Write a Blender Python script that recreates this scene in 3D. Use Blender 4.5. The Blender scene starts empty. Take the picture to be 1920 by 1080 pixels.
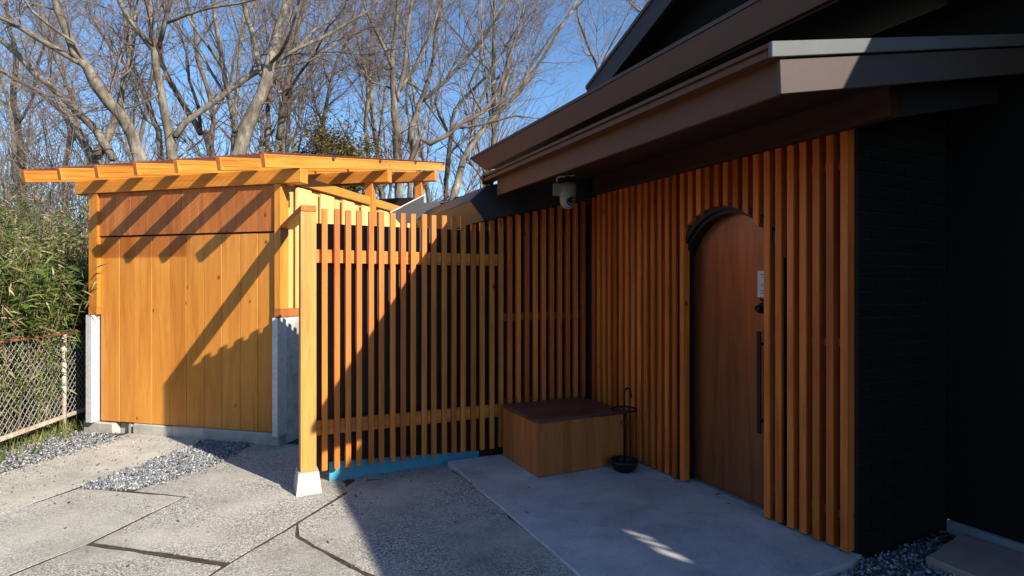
import bpy, bmesh, math, random
import numpy as np
from mathutils import Vector, Matrix

random.seed(7)
rng = np.random.default_rng(7)
SC = bpy.context.scene
COL = SC.collection

# ------------------------------------------------------------------ camera
cam = bpy.data.cameras.new('camera')
cam.sensor_width = 36.0
cam.lens = 20.25
cam.clip_start = 0.05
cam.clip_end = 600.0
cam_ob = bpy.data.objects.new('camera', cam)
cam_ob.location = (0, 0, 1.5)
cam_ob.rotation_euler = (math.radians(90), 0, 0)
COL.objects.link(cam_ob)
SC.camera = cam_ob

# ------------------------------------------------------------------ sky, sun, exposure
SUN_ELEV, SUN_AZ = math.radians(31.5), math.radians(129.4)
world = bpy.data.worlds.new('World')
SC.world = world
world.use_nodes = True
wnt = world.node_tree
bg = wnt.nodes['Background']
sky = wnt.nodes.new('ShaderNodeTexSky')
sky.sky_type = 'NISHITA'
sky.sun_disc = False
sky.sun_elevation = SUN_ELEV
sky.sun_rotation = SUN_AZ
sky.altitude = 300
sky.air_density = 1.0
sky.dust_density = 0.15
sky.ozone_density = 3.5
hs = wnt.nodes.new('ShaderNodeHueSaturation')
hs.inputs['Saturation'].default_value = 1.12
wnt.links.new(sky.outputs[0], hs.inputs['Color'])
wnt.links.new(hs.outputs[0], bg.inputs[0])
bg.inputs[1].default_value = 0.122

sun = bpy.data.lights.new('sun', 'SUN')
sun.energy = 5.0
sun.angle = math.radians(0.53)
sun.color = (1.0, 0.91, 0.78)
sun_ob = bpy.data.objects.new('sun', sun)
sdir = Vector((math.sin(SUN_AZ) * math.cos(SUN_ELEV), math.cos(SUN_AZ) * math.cos(SUN_ELEV), math.sin(SUN_ELEV)))
sun_ob.rotation_euler = sdir.to_track_quat('Z', 'Y').to_euler()
sun_ob.location = (8, -8, 12)
COL.objects.link(sun_ob)

SC.view_settings.view_transform = 'Standard'
SC.view_settings.look = 'None'
SC.view_settings.gamma = 1.0
SC.view_settings.use_curve_mapping = False
SC.view_settings.exposure = 0.8
SC.cycles.max_bounces = 8
SC.cycles.diffuse_bounces = 5
SC.cycles.transparent_max_bounces = 16

# ------------------------------------------------------------------ materials
def new_mat(name):
    m = bpy.data.materials.new(name)
    m.use_nodes = True
    nt = m.node_tree
    b = nt.nodes['Principled BSDF']
    return m, nt, b

def N(nt, t, **kw):
    n = nt.nodes.new(t)
    for k, v in kw.items():
        setattr(n, k, v)
    return n

def ramp(nt, stops):
    r = N(nt, 'ShaderNodeValToRGB')
    e = r.color_ramp.elements
    while len(e) > 1:
        e.remove(e[-1])
    e[0].position = stops[0][0]
    e[0].color = (*stops[0][1], 1)
    for p, c in stops[1:]:
        q = e.new(p)
        q.color = (*c, 1)
    return r

def mix(nt, blend, fac, a, b):
    m = N(nt, 'ShaderNodeMix', data_type='RGBA', blend_type=blend)
    for s, v in ((m.inputs[0], fac), (m.inputs[6], a), (m.inputs[7], b)):
        if isinstance(v, (int, float)):
            s.default_value = v
        elif isinstance(v, tuple):
            s.default_value = (*v, 1)
        else:
            nt.links.new(v, s)
    return m.outputs[2]

def math_n(nt, op, a, b=None, clamp=False):
    m = N(nt, 'ShaderNodeMath', operation=op, use_clamp=clamp)
    for s, v in ((m.inputs[0], a), (m.inputs[1], b)):
        if v is None:
            continue
        if isinstance(v, (int, float)):
            s.default_value = v
        else:
            nt.links.new(v, s)
    return m.outputs[0]

def bump(nt, bsdf, height, strength, dist):
    bn = N(nt, 'ShaderNodeBump')
    bn.inputs['Strength'].default_value = strength
    bn.inputs['Distance'].default_value = dist
    nt.links.new(height, bn.inputs['Height'])
    nt.links.new(bn.outputs[0], bsdf.inputs['Normal'])

def wood(name, light, mid, dark, axis=2, rough=0.5, vary=0.35, knots=True, stain=False, grain=1.0, across=16.0):
    """Stained softwood, grain along the given local axis; every board differs by its object's random value."""
    m, nt, b = new_mat(name)
    tc = N(nt, 'ShaderNodeTexCoord')
    oi = N(nt, 'ShaderNodeObjectInfo')
    mp = N(nt, 'ShaderNodeMapping')
    sc = [across, across, across]
    sc[axis] = 0.9
    mp.inputs['Scale'].default_value = sc
    nt.links.new(tc.outputs['Object'], mp.inputs['Vector'])
    off = N(nt, 'ShaderNodeVectorMath', operation='SCALE')
    comb = N(nt, 'ShaderNodeCombineXYZ')
    for i in range(3):
        nt.links.new(math_n(nt, 'MULTIPLY', oi.outputs['Random'], (37.0, 91.0, 53.0)[i]), comb.inputs[i])
    add = N(nt, 'ShaderNodeVectorMath', operation='ADD')
    nt.links.new(mp.outputs[0], add.inputs[0])
    nt.links.new(comb.outputs[0], add.inputs[1])
    n1 = N(nt, 'ShaderNodeTexNoise')
    n1.inputs['Scale'].default_value = 1.0
    n1.inputs['Detail'].default_value = 5
    n1.inputs['Roughness'].default_value = 0.62
    n1.inputs['Distortion'].default_value = 0.7
    nt.links.new(add.outputs[0], n1.inputs['Vector'])
    r1 = ramp(nt, [(0.28, dark), (0.5, mid), (0.74, light)])
    nt.links.new(n1.outputs[0], r1.inputs[0])
    # fine fibre
    n2 = N(nt, 'ShaderNodeTexNoise')
    n2.inputs['Scale'].default_value = 6.0
    n2.inputs['Detail'].default_value = 3
    nt.links.new(add.outputs[0], n2.inputs['Vector'])
    col = mix(nt, 'MULTIPLY', 0.35 * grain, r1.outputs[0], ramp_out(nt, n2.outputs[0], [(0.3, (0.55, 0.5, 0.45)), (0.6, (1, 1, 1))]))
    # board to board
    tint = ramp(nt, [(0.0, (1 - vary * 0.9, 1 - vary * 1.25, 1 - vary * 1.45)), (0.45, (1 - vary * .35, 1 - vary * .4, 1 - vary * .4)), (1.0, (1.08, 1.1, 1.1))])
    nt.links.new(oi.outputs['Random'], tint.inputs[0])
    col = mix(nt, 'MULTIPLY', 1.0, col, tint.outputs[0])
    if knots:
        mk = N(nt, 'ShaderNodeMapping')
        ks = [4.2, 4.2, 4.2]
        ks[axis] = 3.0
        mk.inputs['Scale'].default_value = ks
        nt.links.new(tc.outputs['Object'], mk.inputs['Vector'])
        ad2 = N(nt, 'ShaderNodeVectorMath', operation='ADD')
        nt.links.new(mk.outputs[0], ad2.inputs[0])
        nt.links.new(comb.outputs[0], ad2.inputs[1])
        vo = N(nt, 'ShaderNodeTexVoronoi')
        vo.inputs['Scale'].default_value = 1.0
        nt.links.new(ad2.outputs[0], vo.inputs['Vector'])
        kr = ramp_out(nt, vo.outputs['Distance'], [(0.035, (1, 1, 1)), (0.085, (0, 0, 0))])
        sel = ramp_out(nt, N_sep(nt, vo.outputs['Color']), [(0.38, (0, 0, 0)), (0.44, (1, 1, 1))])
        kf = mix(nt, 'MULTIPLY', 1.0, kr, sel)
        col = mix(nt, 'MIX', kf, col, tuple(c * 0.32 for c in dark))
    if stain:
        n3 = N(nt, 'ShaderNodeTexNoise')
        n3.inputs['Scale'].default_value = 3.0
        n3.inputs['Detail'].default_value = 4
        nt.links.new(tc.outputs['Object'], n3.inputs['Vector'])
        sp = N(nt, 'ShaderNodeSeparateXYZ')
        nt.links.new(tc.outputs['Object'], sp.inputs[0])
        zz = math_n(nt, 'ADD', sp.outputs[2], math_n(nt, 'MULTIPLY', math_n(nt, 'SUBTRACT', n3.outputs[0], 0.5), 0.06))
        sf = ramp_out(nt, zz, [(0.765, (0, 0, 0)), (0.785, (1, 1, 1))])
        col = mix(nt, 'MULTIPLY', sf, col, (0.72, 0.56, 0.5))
    nt.links.new(col, b.inputs['Base Color'])
    b.inputs['Roughness'].default_value = rough
    b.inputs['Specular IOR Level'].default_value = 0.35
    bump(nt, b, n1.outputs[0], 0.25, 0.002)
    return m

def ramp_out(nt, src, stops):
    r = ramp(nt, stops)
    nt.links.new(src, r.inputs[0])
    return r.outputs[0]

def N_sep(nt, col):
    s = N(nt, 'ShaderNodeSeparateColor')
    nt.links.new(col, s.inputs[0])
    return s.outputs[0]

def plain(name, c, rough=0.5, metal=0.0, spec=0.5, noise=0.0, nscale=8.0, bmp=0.0, c2=None, coord='Object'):  # one tone, lightly mottled
    m, nt, b = new_mat(name)
    b.inputs['Roughness'].default_value = rough
    b.inputs['Metallic'].default_value = metal
    b.inputs['Specular IOR Level'].default_value = spec
    if noise > 0 or bmp > 0:
        tc = N(nt, 'ShaderNodeTexCoord')
        n = N(nt, 'ShaderNodeTexNoise')
        n.inputs['Scale'].default_value = nscale
        n.inputs['Detail'].default_value = 6
        n.inputs['Roughness'].default_value = 0.65
        nt.links.new(tc.outputs[coord], n.inputs['Vector'])
        d = c2 or tuple(x * (1 - noise) for x in c)
        nt.links.new(ramp_out(nt, n.outputs[0], [(0.33, d), (0.67, c)]), b.inputs['Base Color'])
        if bmp > 0:
            bump(nt, b, n.outputs[0], bmp, 0.01)
    else:
        b.inputs['Base Color'].default_value = (*c, 1)
    return m

def concrete(name, base, dark, speck_scale, speck=0.5, speck_dark=(0.07, 0.075, 0.08), bmp=0.4, rough=0.85, patch=0.9):
    """Weathered concrete: broad patches, stains, exposed aggregate specks. World-fixed through object coordinates."""
    m, nt, b = new_mat(name)
    tc = N(nt, 'ShaderNodeTexCoord')
    geo = N(nt, 'ShaderNodeNewGeometry')
    oi = N(nt, 'ShaderNodeObjectInfo')
    pos = geo.outputs['Position']
    a = N(nt, 'ShaderNodeTexNoise')
    a.inputs['Scale'].default_value = patch
    a.inputs['Detail'].default_value = 7
    a.inputs['Roughness'].default_value = 0.68
    nt.links.new(pos, a.inputs['Vector'])
    col = ramp_out(nt, a.outputs[0], [(0.34, dark), (0.62, base)])
    a2 = N(nt, 'ShaderNodeTexNoise')
    a2.inputs['Scale'].default_value = 2.7
    a2.inputs['Detail'].default_value = 8
    a2.inputs['Roughness'].default_value = 0.7
    nt.links.new(pos, a2.inputs['Vector'])
    col = mix(nt, 'MULTIPLY', 0.75, col, ramp_out(nt, a2.outputs[0], [(0.3, (0.55, 0.54, 0.5)), (0.5, (.95, .95, .93)), (.72, (1.12, 1.12, 1.12))]))
    # aggregate
    v = N(nt, 'ShaderNodeTexVoronoi')
    v.inputs['Scale'].default_value = speck_scale
    nt.links.new(pos, v.inputs['Vector'])
    rnd = N_sep(nt, v.outputs['Color'])
    # where the paste has worn off
    wn = N(nt, 'ShaderNodeTexNoise')
    wn.inputs['Scale'].default_value = 1.6
    wn.inputs['Detail'].default_value = 5
    nt.links.new(pos, wn.inputs['Vector'])
    wf = ramp_out(nt, wn.outputs[0], [(0.38, (0.25, 0.25, 0.25)), (0.6, (1, 1, 1))])
    stone = ramp_out(nt, rnd, [(0.0, speck_dark), (0.22, tuple(x * 2.2 for x in speck_dark)), (0.42, dark), (0.7, base), (1.0, tuple(min(.75, x * 1.35) for x in base))])
    fac = mix(nt, 'MULTIPLY', 1.0, wf, (speck, speck, speck))
    col = mix(nt, 'MIX', fac, col, stone)
    f = N(nt, 'ShaderNodeTexNoise')
    f.inputs['Scale'].default_value = speck_scale * 1.7
    f.inputs['Detail'].default_value = 3
    nt.links.new(pos, f.inputs['Vector'])
    col = mix(nt, 'MULTIPLY', 0.6 * speck + .15, col, ramp_out(nt, f.outputs[0], [(0.33, (0.45, 0.45, 0.45)), (0.6, (1.1, 1.1, 1.1))]))
    col = mix(nt, 'MULTIPLY', 1.0, col, ramp_out(nt, oi.outputs['Random'], [(0.0, (0.86, 0.86, 0.85)), (1.0, (1.08, 1.07, 1.05))]))
    nt.links.new(col, b.inputs['Base Color'])
    b.inputs['Roughness'].default_value = rough
    b.inputs['Specular IOR Level'].default_value = 0.25
    h = math_n(nt, 'ADD', math_n(nt, 'MULTIPLY', v.outputs['Distance'], 0.6), f.outputs[0])
    bump(nt, b, h, bmp, 0.006)
    return m

def island(name, stops, rough=0.55, trans=0.0, spec=0.4):
    """Leaves, stones: each separate piece of the mesh picks its own tint."""
    m, nt, b = new_mat(name)
    g = N(nt, 'ShaderNodeNewGeometry')
    col = ramp_out(nt, g.outputs['Random Per Island'], stops)
    nt.links.new(col, b.inputs['Base Color'])
    b.inputs['Roughness'].default_value = rough
    b.inputs['Specular IOR Level'].default_value = spec
    if trans > 0:
        t = N(nt, 'ShaderNodeBsdfTranslucent')
        nt.links.new(col, t.inputs[0])
        mx = N(nt, 'ShaderNodeMixShader')
        mx.inputs[0].default_value = trans
        out = nt.nodes['Material Output']
        nt.links.new(b.outputs[0], mx.inputs[1])
        nt.links.new(t.outputs[0], mx.inputs[2])
        nt.links.new(mx.outputs[0], out.inputs['Surface'])
    return m

CL, CM, CD = (0.68, 0.255, 0.045), (0.58, 0.184, 0.028), (0.42, 0.104, 0.014)
M = {}
M['cedar'] = wood('cedar_upright', CL, CM, CD, 2, vary=0.27)
M['post_wood'] = wood('corner_post_cedar', (0.66, 0.37, 0.105), (0.58, 0.30, 0.073), (0.44, 0.20, 0.040), 2, vary=0.1)
YL, YM, YD = (0.73, 0.315, 0.052), (0.65, 0.255, 0.035), (0.48, 0.160, 0.020)
M['cedar_x'] = wood('cedar_long_x', CL, CM, CD, 0, vary=0.22)
M['beam_x'] = wood('shed_beam_long_x', YL, YM, YD, 0, vary=0.14)
M['shed_post'] = wood('shed_post_upright', YL, YM, YD, 2, vary=0.14)
M['cedar_y'] = wood('shed_beam_long_y', YL, YM, YD, 1, vary=0.14)
M['pale'] = wood('pale_cedar_board', (0.80, 0.60, 0.25), (0.72, 0.51, 0.20), (0.58, 0.38, 0.125), 2, vary=0.14)
M['plank'] = wood('shed_front_plank', (0.74, 0.325, 0.062), (0.66, 0.265, 0.046), (0.51, 0.178, 0.028), 2, vary=0.13, rough=0.45, grain=.5, across=10.0)
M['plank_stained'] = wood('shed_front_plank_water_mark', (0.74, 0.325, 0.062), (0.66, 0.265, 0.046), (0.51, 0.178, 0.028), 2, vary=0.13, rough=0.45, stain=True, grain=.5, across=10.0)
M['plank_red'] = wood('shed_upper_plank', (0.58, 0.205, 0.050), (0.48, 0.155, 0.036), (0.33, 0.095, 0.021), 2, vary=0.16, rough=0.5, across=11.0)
M['batten'] = wood('cedar_batten', (0.90, 0.262, 0.047), (0.74, 0.186, 0.030), (0.48, 0.098, 0.014), 2, vary=0.46)
M['batten_x'] = wood('cedar_rail', (0.58, 0.18, 0.036), (0.48, 0.135, 0.025), (0.32, 0.078, 0.013), 0, vary=0.2, knots=False)
M['door'] = wood('door_veneer', (0.36, 0.128, 0.042), (0.265, 0.094, 0.030), (0.16, 0.052, 0.018), 2, vary=0.0, knots=False, rough=0.34)
M['bench'] = wood('bench_board', (0.54, 0.195, 0.050), (0.45, 0.150, 0.036), (0.31, 0.09, 0.021), 2, vary=0.15, knots=True)
_d = M['door'].node_tree.nodes['Principled BSDF']
_d.inputs['Specular IOR Level'].default_value = 0.9
_d.inputs['Coat Weight'].default_value = 0.15
_d.inputs['Metallic'].default_value = 0.55
_d.inputs['Coat Roughness'].default_value = 0.28
M['bench_lid'] = wood('bench_lid_board', (0.165, 0.084, 0.064), (0.122, 0.061, 0.047), (0.07, 0.034, 0.027), 0, vary=0.15, knots=False, rough=0.38)
M['red_strip'] = plain('roof_batten_red_brown', (0.24, 0.10, 0.055), 0.6, noise=0.3, nscale=9)
M['brown_metal'] = plain('brown_painted_fascia', (0.118, 0.046, 0.021), 0.5, 0.0, 0.22, noise=0.12, nscale=3)
M['roof_metal'] = plain('dark_roof_metal', (0.10, 0.085, 0.09), 0.34, 0.6, 0.5, noise=0.15, nscale=2.5)
M['rear_metal'] = plain('weathered_purple_grey_roof_metal', (0.085, 0.064, 0.066), 0.42, 0.25, 0.5, noise=0.3, nscale=2.0)
M['soffit_wood'] = plain('brown_soffit', (0.22, 0.10, 0.045), 0.5, noise=0.2, nscale=4)
M['beam_dark'] = wood('dark_stained_beam', (0.062, 0.030, 0.020), (0.048, 0.022, 0.015), (0.03, 0.014, 0.010), 1, vary=0.05, knots=False, rough=0.6)
M['black_board'] = plain('blue_black_board', (0.020, 0.019, 0.026), 0.6, noise=0.2, nscale=5)
M['dark_wall'] = plain('charcoal_render', (0.0100, 0.0092, 0.0090), 0.9, 0, 0.2, noise=0.5, nscale=60, bmp=0.8)
M['brick'] = plain('charcoal_brick', (0.0095, 0.0088, 0.0085), 0.7, 0, 0.2, noise=0.4, nscale=40, bmp=0.25)
M['mortar'] = plain('dark_mortar', (0.036, 0.034, 0.033), 0.95, 0, 0.1, noise=0.3, nscale=30)
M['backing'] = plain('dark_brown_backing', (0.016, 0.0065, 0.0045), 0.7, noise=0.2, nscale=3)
M['backing_screen'] = plain('dark_brown_sheet', (0.040, 0.016, 0.010), 0.55, noise=0.15, nscale=3)
M['black'] = plain('black_metal', (0.008, 0.008, 0.009), 0.42, 0.3, 0.5)
M['iron'] = plain('black_cast_iron', (0.012, 0.011, 0.011), 0.55, 0.3, 0.5, noise=0.3, nscale=30, bmp=0.2)
M['paper'] = plain('white_notice', (0.62, 0.60, 0.56), 0.6)
M['ink'] = plain('printed_ink', (0.12, 0.11, 0.11), 0.7)
M['camera_white'] = plain('white_plastic', (0.24, 0.235, 0.22), 0.45)
M['glass_black'] = plain('black_lens', (0.01, 0.01, 0.012), 0.08)
M['galv'] = plain('galvanised_steel', (0.72, 0.72, 0.72), 0.45, 0.1, 0.5, noise=0.0, nscale=26, bmp=0.05, c2=(0.50, 0.51, 0.53))
M['galv_dirty'] = plain('grey_steel_sheet', (0.66, 0.66, 0.66), 0.5, 0.1, 0.5, noise=0.0, nscale=5, bmp=0.05, c2=(0.30, 0.30, 0.32))
M['plinth'] = plain('old_concrete_block', (0.50, 0.48, 0.43), 0.9, 0, 0.2, noise=0.0, nscale=7, bmp=0.5, c2=(0.32, 0.31, 0.28))
M['footing'] = plain('pale_concrete_footing', (0.50, 0.46, 0.42), 0.85, 0, 0.2, noise=0.12, nscale=14, bmp=0.3)
M['blue'] = plain('blue_insulation_board', (0.080, 0.33, 0.47), 0.6, 0, 0.3, noise=0.15, nscale=6, bmp=0.1)
M['stone'] = plain('pinkish_sandstone', (0.42, 0.28, 0.23), 0.85, 0, 0.2, noise=0.25, nscale=6, bmp=0.35)
M['plinth_grey'] = plain('house_plinth_render', (0.25, 0.26, 0.27), 0.85, 0, 0.2, noise=0.3, nscale=9, bmp=0.3)
M['pave'] = concrete('exposed_aggregate_concrete', (0.53, 0.512, 0.458), (0.25, 0.24, 0.21), 140, 0.85)
M['pave_pale'] = concrete('pale_worn_concrete', (0.60, 0.578, 0.51), (0.38, 0.365, 0.32), 150, 0.6, bmp=0.3)
M['porch'] = concrete('smooth_porch_concrete', (0.60, 0.60, 0.61), (0.40, 0.40, 0.395), 150, 0.26, speck_dark=(0.13, 0.13, 0.13), bmp=0.12, rough=0.75, patch=1.7)
M['soil'] = plain('bare_soil', (0.16, 0.115, 0.075), 0.95, 0, 0.1, noise=0.55, nscale=5, bmp=0.8)
M['joint_soil'] = plain('joint_soil', (0.090, 0.074, 0.056), 0.95, 0, 0.1, noise=0.5, nscale=14, bmp=0.8)
M['gravel'] = island('crushed_blue_grey_stone', [(0, (0.065, 0.073, 0.084)), (0.45, (0.17, 0.183, 0.20)), (0.78, (0.29, 0.30, 0.31)), (0.94, (0.52, 0.52, 0.52)), (1, (0.24, 0.20, 0.16))], 0.7)
M['gravel_bed'] = plain('gravel_fines', (0.17, 0.175, 0.18), 0.95, 0, 0.1, noise=0.6, nscale=40, bmp=0.8)
M['dead_leaf'] = island('dry_brown_leaf', [(0, (0.07, 0.025, 0.012)), (0.5, (0.15, 0.055, 0.022)), (1, (0.26, 0.13, 0.06))], 0.7, 0.15)
M['rust'] = plain('rusty_white_paint', (0.66, 0.63, 0.56), 0.7, 0, 0.3, noise=0.0, nscale=18, bmp=0.2, c2=(0.36, 0.25, 0.16))
M['rust_red'] = plain('rusty_rail', (0.30, 0.14, 0.08), 0.8, 0, 0.3, noise=0.0, nscale=15, bmp=0.2, c2=(0.13, 0.045, 0.02))
M['wire'] = plain('zinc_wire', (0.44, 0.44, 0.42), 0.45, 0.3, 0.5)
M['low_bounce'] = concrete('low_bounce_ground', (0.060, 0.060, 0.060), (0.042, 0.042, 0.042), 120, 0.5, (0.03, 0.03, 0.03))  # dark tone for the added ground, keeps bounce light low
M['wire_green'] = plain('green_coated_wire', (0.10, 0.32, 0.26), 0.5)

def bark(name, a, b_, c):
    m, nt, b = new_mat(name)
    tc = N(nt, 'ShaderNodeTexCoord')
    mp = N(nt, 'ShaderNodeMapping')
    mp.inputs['Scale'].default_value = (1, 1, 0.35)
    nt.links.new(tc.outputs['Object'], mp.inputs['Vector'])
    n = N(nt, 'ShaderNodeTexNoise')
    n.inputs['Scale'].default_value = 9
    n.inputs['Detail'].default_value = 7
    n.inputs['Roughness'].default_value = 0.7
    nt.links.new(mp.outputs[0], n.inputs['Vector'])
    n2 = N(nt, 'ShaderNodeTexNoise')
    n2.inputs['Scale'].default_value = 2.1
    n2.inputs['Detail'].default_value = 4
    nt.links.new(tc.outputs['Object'], n2.inputs['Vector'])
    col = ramp_out(nt, n.outputs[0], [(0.3, a), (0.5, b_), (0.72, c)])
    col = mix(nt, 'MULTIPLY', 0.8, col, ramp_out(nt, n2.outputs[0], [(0.35, (0.5, 0.47, 0.42)), (0.62, (1.1, 1.1, 1.08))]))
    nt.links.new(col, b.inputs['Base Color'])
    b.inputs['Roughness'].default_value = 0.9
    b.inputs['Specular IOR Level'].default_value = 0.2
    bump(nt, b, n.outputs[0], 0.7, 0.02)
    return m
M['bark'] = bark('grey_brown_bark', (0.065, 0.054, 0.044), (0.190, 0.163, 0.128), (0.39, 0.35, 0.29))
M['bark_dark'] = bark('dark_bark', (0.06, 0.045, 0.033), (0.15, 0.11, 0.08), (0.27, 0.215, 0.16))
M['twig'] = bark('purplish_twig', (0.11, 0.083, 0.074), (0.225, 0.178, 0.160), (0.36, 0.30, 0.275))
M['cut_wood'] = plain('sawn_cut', (0.62, 0.46, 0.27), 0.8)
M['sasa'] = island('dwarf_bamboo_leaf', [(0, (0.022, 0.044, 0.009)), (0.3, (0.065, 0.118, 0.022)), (0.58, (0.140, 0.190, 0.042)), (0.80, (0.26, 0.26, 0.085)), (0.93, (0.44, 0.38, 0.19)), (1, (0.22, 0.145, 0.07))], 0.5, 0.22)
M['sasa_dry'] = island('dry_straw_leaf', [(0, (0.10, 0.075, 0.04)), (0.35, (0.22, 0.17, 0.09)), (0.7, (0.42, 0.34, 0.20)), (1, (0.62, 0.54, 0.36))], 0.6, 0.2)
M['sasa_stem'] = island('dwarf_bamboo_stem', [(0, (0.07, 0.06, 0.025)), (0.6, (0.16, 0.13, 0.06)), (1, (0.32, 0.27, 0.15))], 0.5)
M['broad'] = island('glossy_green_leaf', [(0, (0.025, 0.06, 0.012)), (0.5, (0.07, 0.14, 0.02)), (0.85, (0.14, 0.22, 0.03)), (1, (0.24, 0.28, 0.05))], 0.28, 0.2)
M['ever'] = island('olive_evergreen_leaf', [(0, (0.03, 0.03, 0.010)), (0.4, (0.085, 0.075, 0.018)), (0.75, (0.17, 0.13, 0.03)), (1, (0.28, 0.15, 0.035))], 0.45, 0.2)
M['weed'] = island('grass_blade', [(0, (0.05, 0.09, 0.015)), (0.5, (0.13, 0.16, 0.04)), (1, (0.33, 0.28, 0.14))], 0.5, 0.2)

def clear_sheet():
    m, nt, b = new_mat('clear_corrugated_plastic')
    t = N(nt, 'ShaderNodeBsdfTransparent')
    t.inputs[0].default_value = (0.93, 0.92, 0.90, 1)
    lw = N(nt, 'ShaderNodeLayerWeight')
    lw.inputs[0].default_value = 0.5
    df = N(nt, 'ShaderNodeBsdfDiffuse')
    df.inputs[0].default_value = (0.23, 0.105, 0.085, 1)
    gm = N(nt, 'ShaderNodeMixShader')
    nt.links.new(ramp_out(nt, lw.outputs['Facing'], [(0.62, (0, 0, 0)), (0.80, (.92, .92, .92))]), gm.inputs[0])
    nt.links.new(t.outputs[0], gm.inputs[1])
    nt.links.new(df.outputs[0], gm.inputs[2])
    g = N(nt, 'ShaderNodeBsdfGlossy')
    g.inputs['Roughness'].default_value = 0.15
    mx = N(nt, 'ShaderNodeMixShader')
    mx.inputs[0].default_value = 0.05
    nt.links.new(gm.outputs[0], mx.inputs[1])
    nt.links.new(g.outputs[0], mx.inputs[2])
    nt.links.new(mx.outputs[0], nt.nodes['Material Output'].inputs['Surface'])
    return m
M['clear'] = clear_sheet()

# ------------------------------------------------------------------ mesh helpers
def link(o, parent=None):
    COL.objects.link(o)
    if parent is not None:
        o.parent = parent
    return o

def mesh_from(name, verts, faces, mat, smooth=False):
    me = bpy.data.meshes.new(name)
    me.from_pydata([tuple(v) for v in verts], [], faces)
    if mat is not None:
        me.materials.append(mat)
    if smooth:
        me.polygons.foreach_set('use_smooth', [True] * len(me.polygons))
    me.update()
    return me

def obj(name, me, parent=None, loc=(0, 0, 0), rot=(0, 0, 0)):
    o = bpy.data.objects.new(name, me)
    o.location = loc
    o.rotation_euler = rot
    return link(o, parent)

def empty(name, loc, rz, label, cat, group=None):
    o = bpy.data.objects.new(name, None)
    o.empty_display_size = 0.2
    o.location = loc
    o.rotation_euler = (0, 0, rz)
    tag(o, label, cat, group)
    return link(o)

def tag(o, label=None, cat=None, group=None, kind=None):
    if label:
        o['label'] = label
    if cat:
        o['category'] = cat
    if group:
        o['group'] = group
    if kind:
        o['kind'] = kind
    return o

_box = {}
def board(name, parent, mat, x0, x1, y0, y1, z0, z1, bev=0.0025, loc=None, rot=(0, 0, 0)):
    """A board with eased edges, origin at its centre; equal sizes share one mesh."""
    key = (mat.name, round(x1 - x0, 4), round(y1 - y0, 4), round(z1 - z0, 4), bev)
    if key not in _box:
        bm = bmesh.new()
        bmesh.ops.create_cube(bm, size=1.0)
        bmesh.ops.scale(bm, vec=(x1 - x0, y1 - y0, z1 - z0), verts=bm.verts)
        if bev > 0:
            bmesh.ops.bevel(bm, geom=list(bm.edges), offset=bev, segments=1, affect='EDGES')
        me = bpy.data.meshes.new(name)
        bm.to_mesh(me)
        bm.free()
        me.materials.append(mat)
        _box[key] = me
    c = ((x0 + x1) / 2, (y0 + y1) / 2, (z0 + z1) / 2) if loc is None else loc
    return obj(name, _box[key], parent, c, rot)

def prism_mesh(name, poly, axis, lo, hi, mat, bev=0.0):
    """Extrude a 2-D outline along an axis. axis 0: outline in (y,z); 1: (x,z); 2: (x,y)."""
    def P(u, v, w):
        return ((w, u, v), (u, w, v), (u, v, w))[axis]
    bm = bmesh.new()
    a = [bm.verts.new(P(u, v, lo)) for u, v in poly]
    b = [bm.verts.new(P(u, v, hi)) for u, v in poly]
    bm.faces.new(a)
    bm.faces.new(list(reversed(b)))
    n = len(poly)
    for i in range(n):
        bm.faces.new((a[i], b[i], b[(i + 1) % n], a[(i + 1) % n]))
    bmesh.ops.recalc_face_normals(bm, faces=bm.faces)
    if bev > 0:
        bmesh.ops.bevel(bm, geom=[e for e in bm.edges if e.calc_face_angle(0) > 0.4], offset=bev, segments=1, affect='EDGES')
    bmesh.ops.triangulate(bm, faces=[f for f in bm.faces if len(f.verts) > 4])
    me = bpy.data.meshes.new(name)
    bm.to_mesh(me)
    bm.free()
    me.materials.append(mat)
    return me

def prism(name, parent, mat, poly, axis, lo, hi, bev=0.0):
    return obj(name, prism_mesh(name, poly, axis, lo, hi, mat, bev), parent)

def tube_arrays(pts, rad, sides):
    """One smooth tapered tube through pts, capped."""
    pts = [Vector(p) for p in pts]
    V, F = [], []
    n = len(pts)
    up = Vector((0.31, 0.87, 0.38)).normalized()
    prev = None
    for i in range(n):
        d = (pts[min(i + 1, n - 1)] - pts[max(i - 1, 0)])
        d = d.normalized() if d.length > 1e-9 else Vector((0, 0, 1))
        if prev is None:
            s = d.cross(up)
            if s.length < 1e-3:
                s = d.cross(Vector((1, 0, 0)))
        else:
            s = prev - d * prev.dot(d)
        s.normalize()
        prev = s
        t = d.cross(s)
        for k in range(sides):
            an = 2 * math.pi * k / sides
            V.append(pts[i] + (s * math.cos(an) + t * math.sin(an)) * rad[i])
    for i in range(n - 1):
        for k in range(sides):
            k2 = (k + 1) % sides
            F.append((i * sides + k, i * sides + k2, (i + 1) * sides + k2, (i + 1) * sides + k))
    F.append(tuple(reversed(range(sides))))
    F.append(tuple((n - 1) * sides + k for k in range(sides)))
    return V, F

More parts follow.
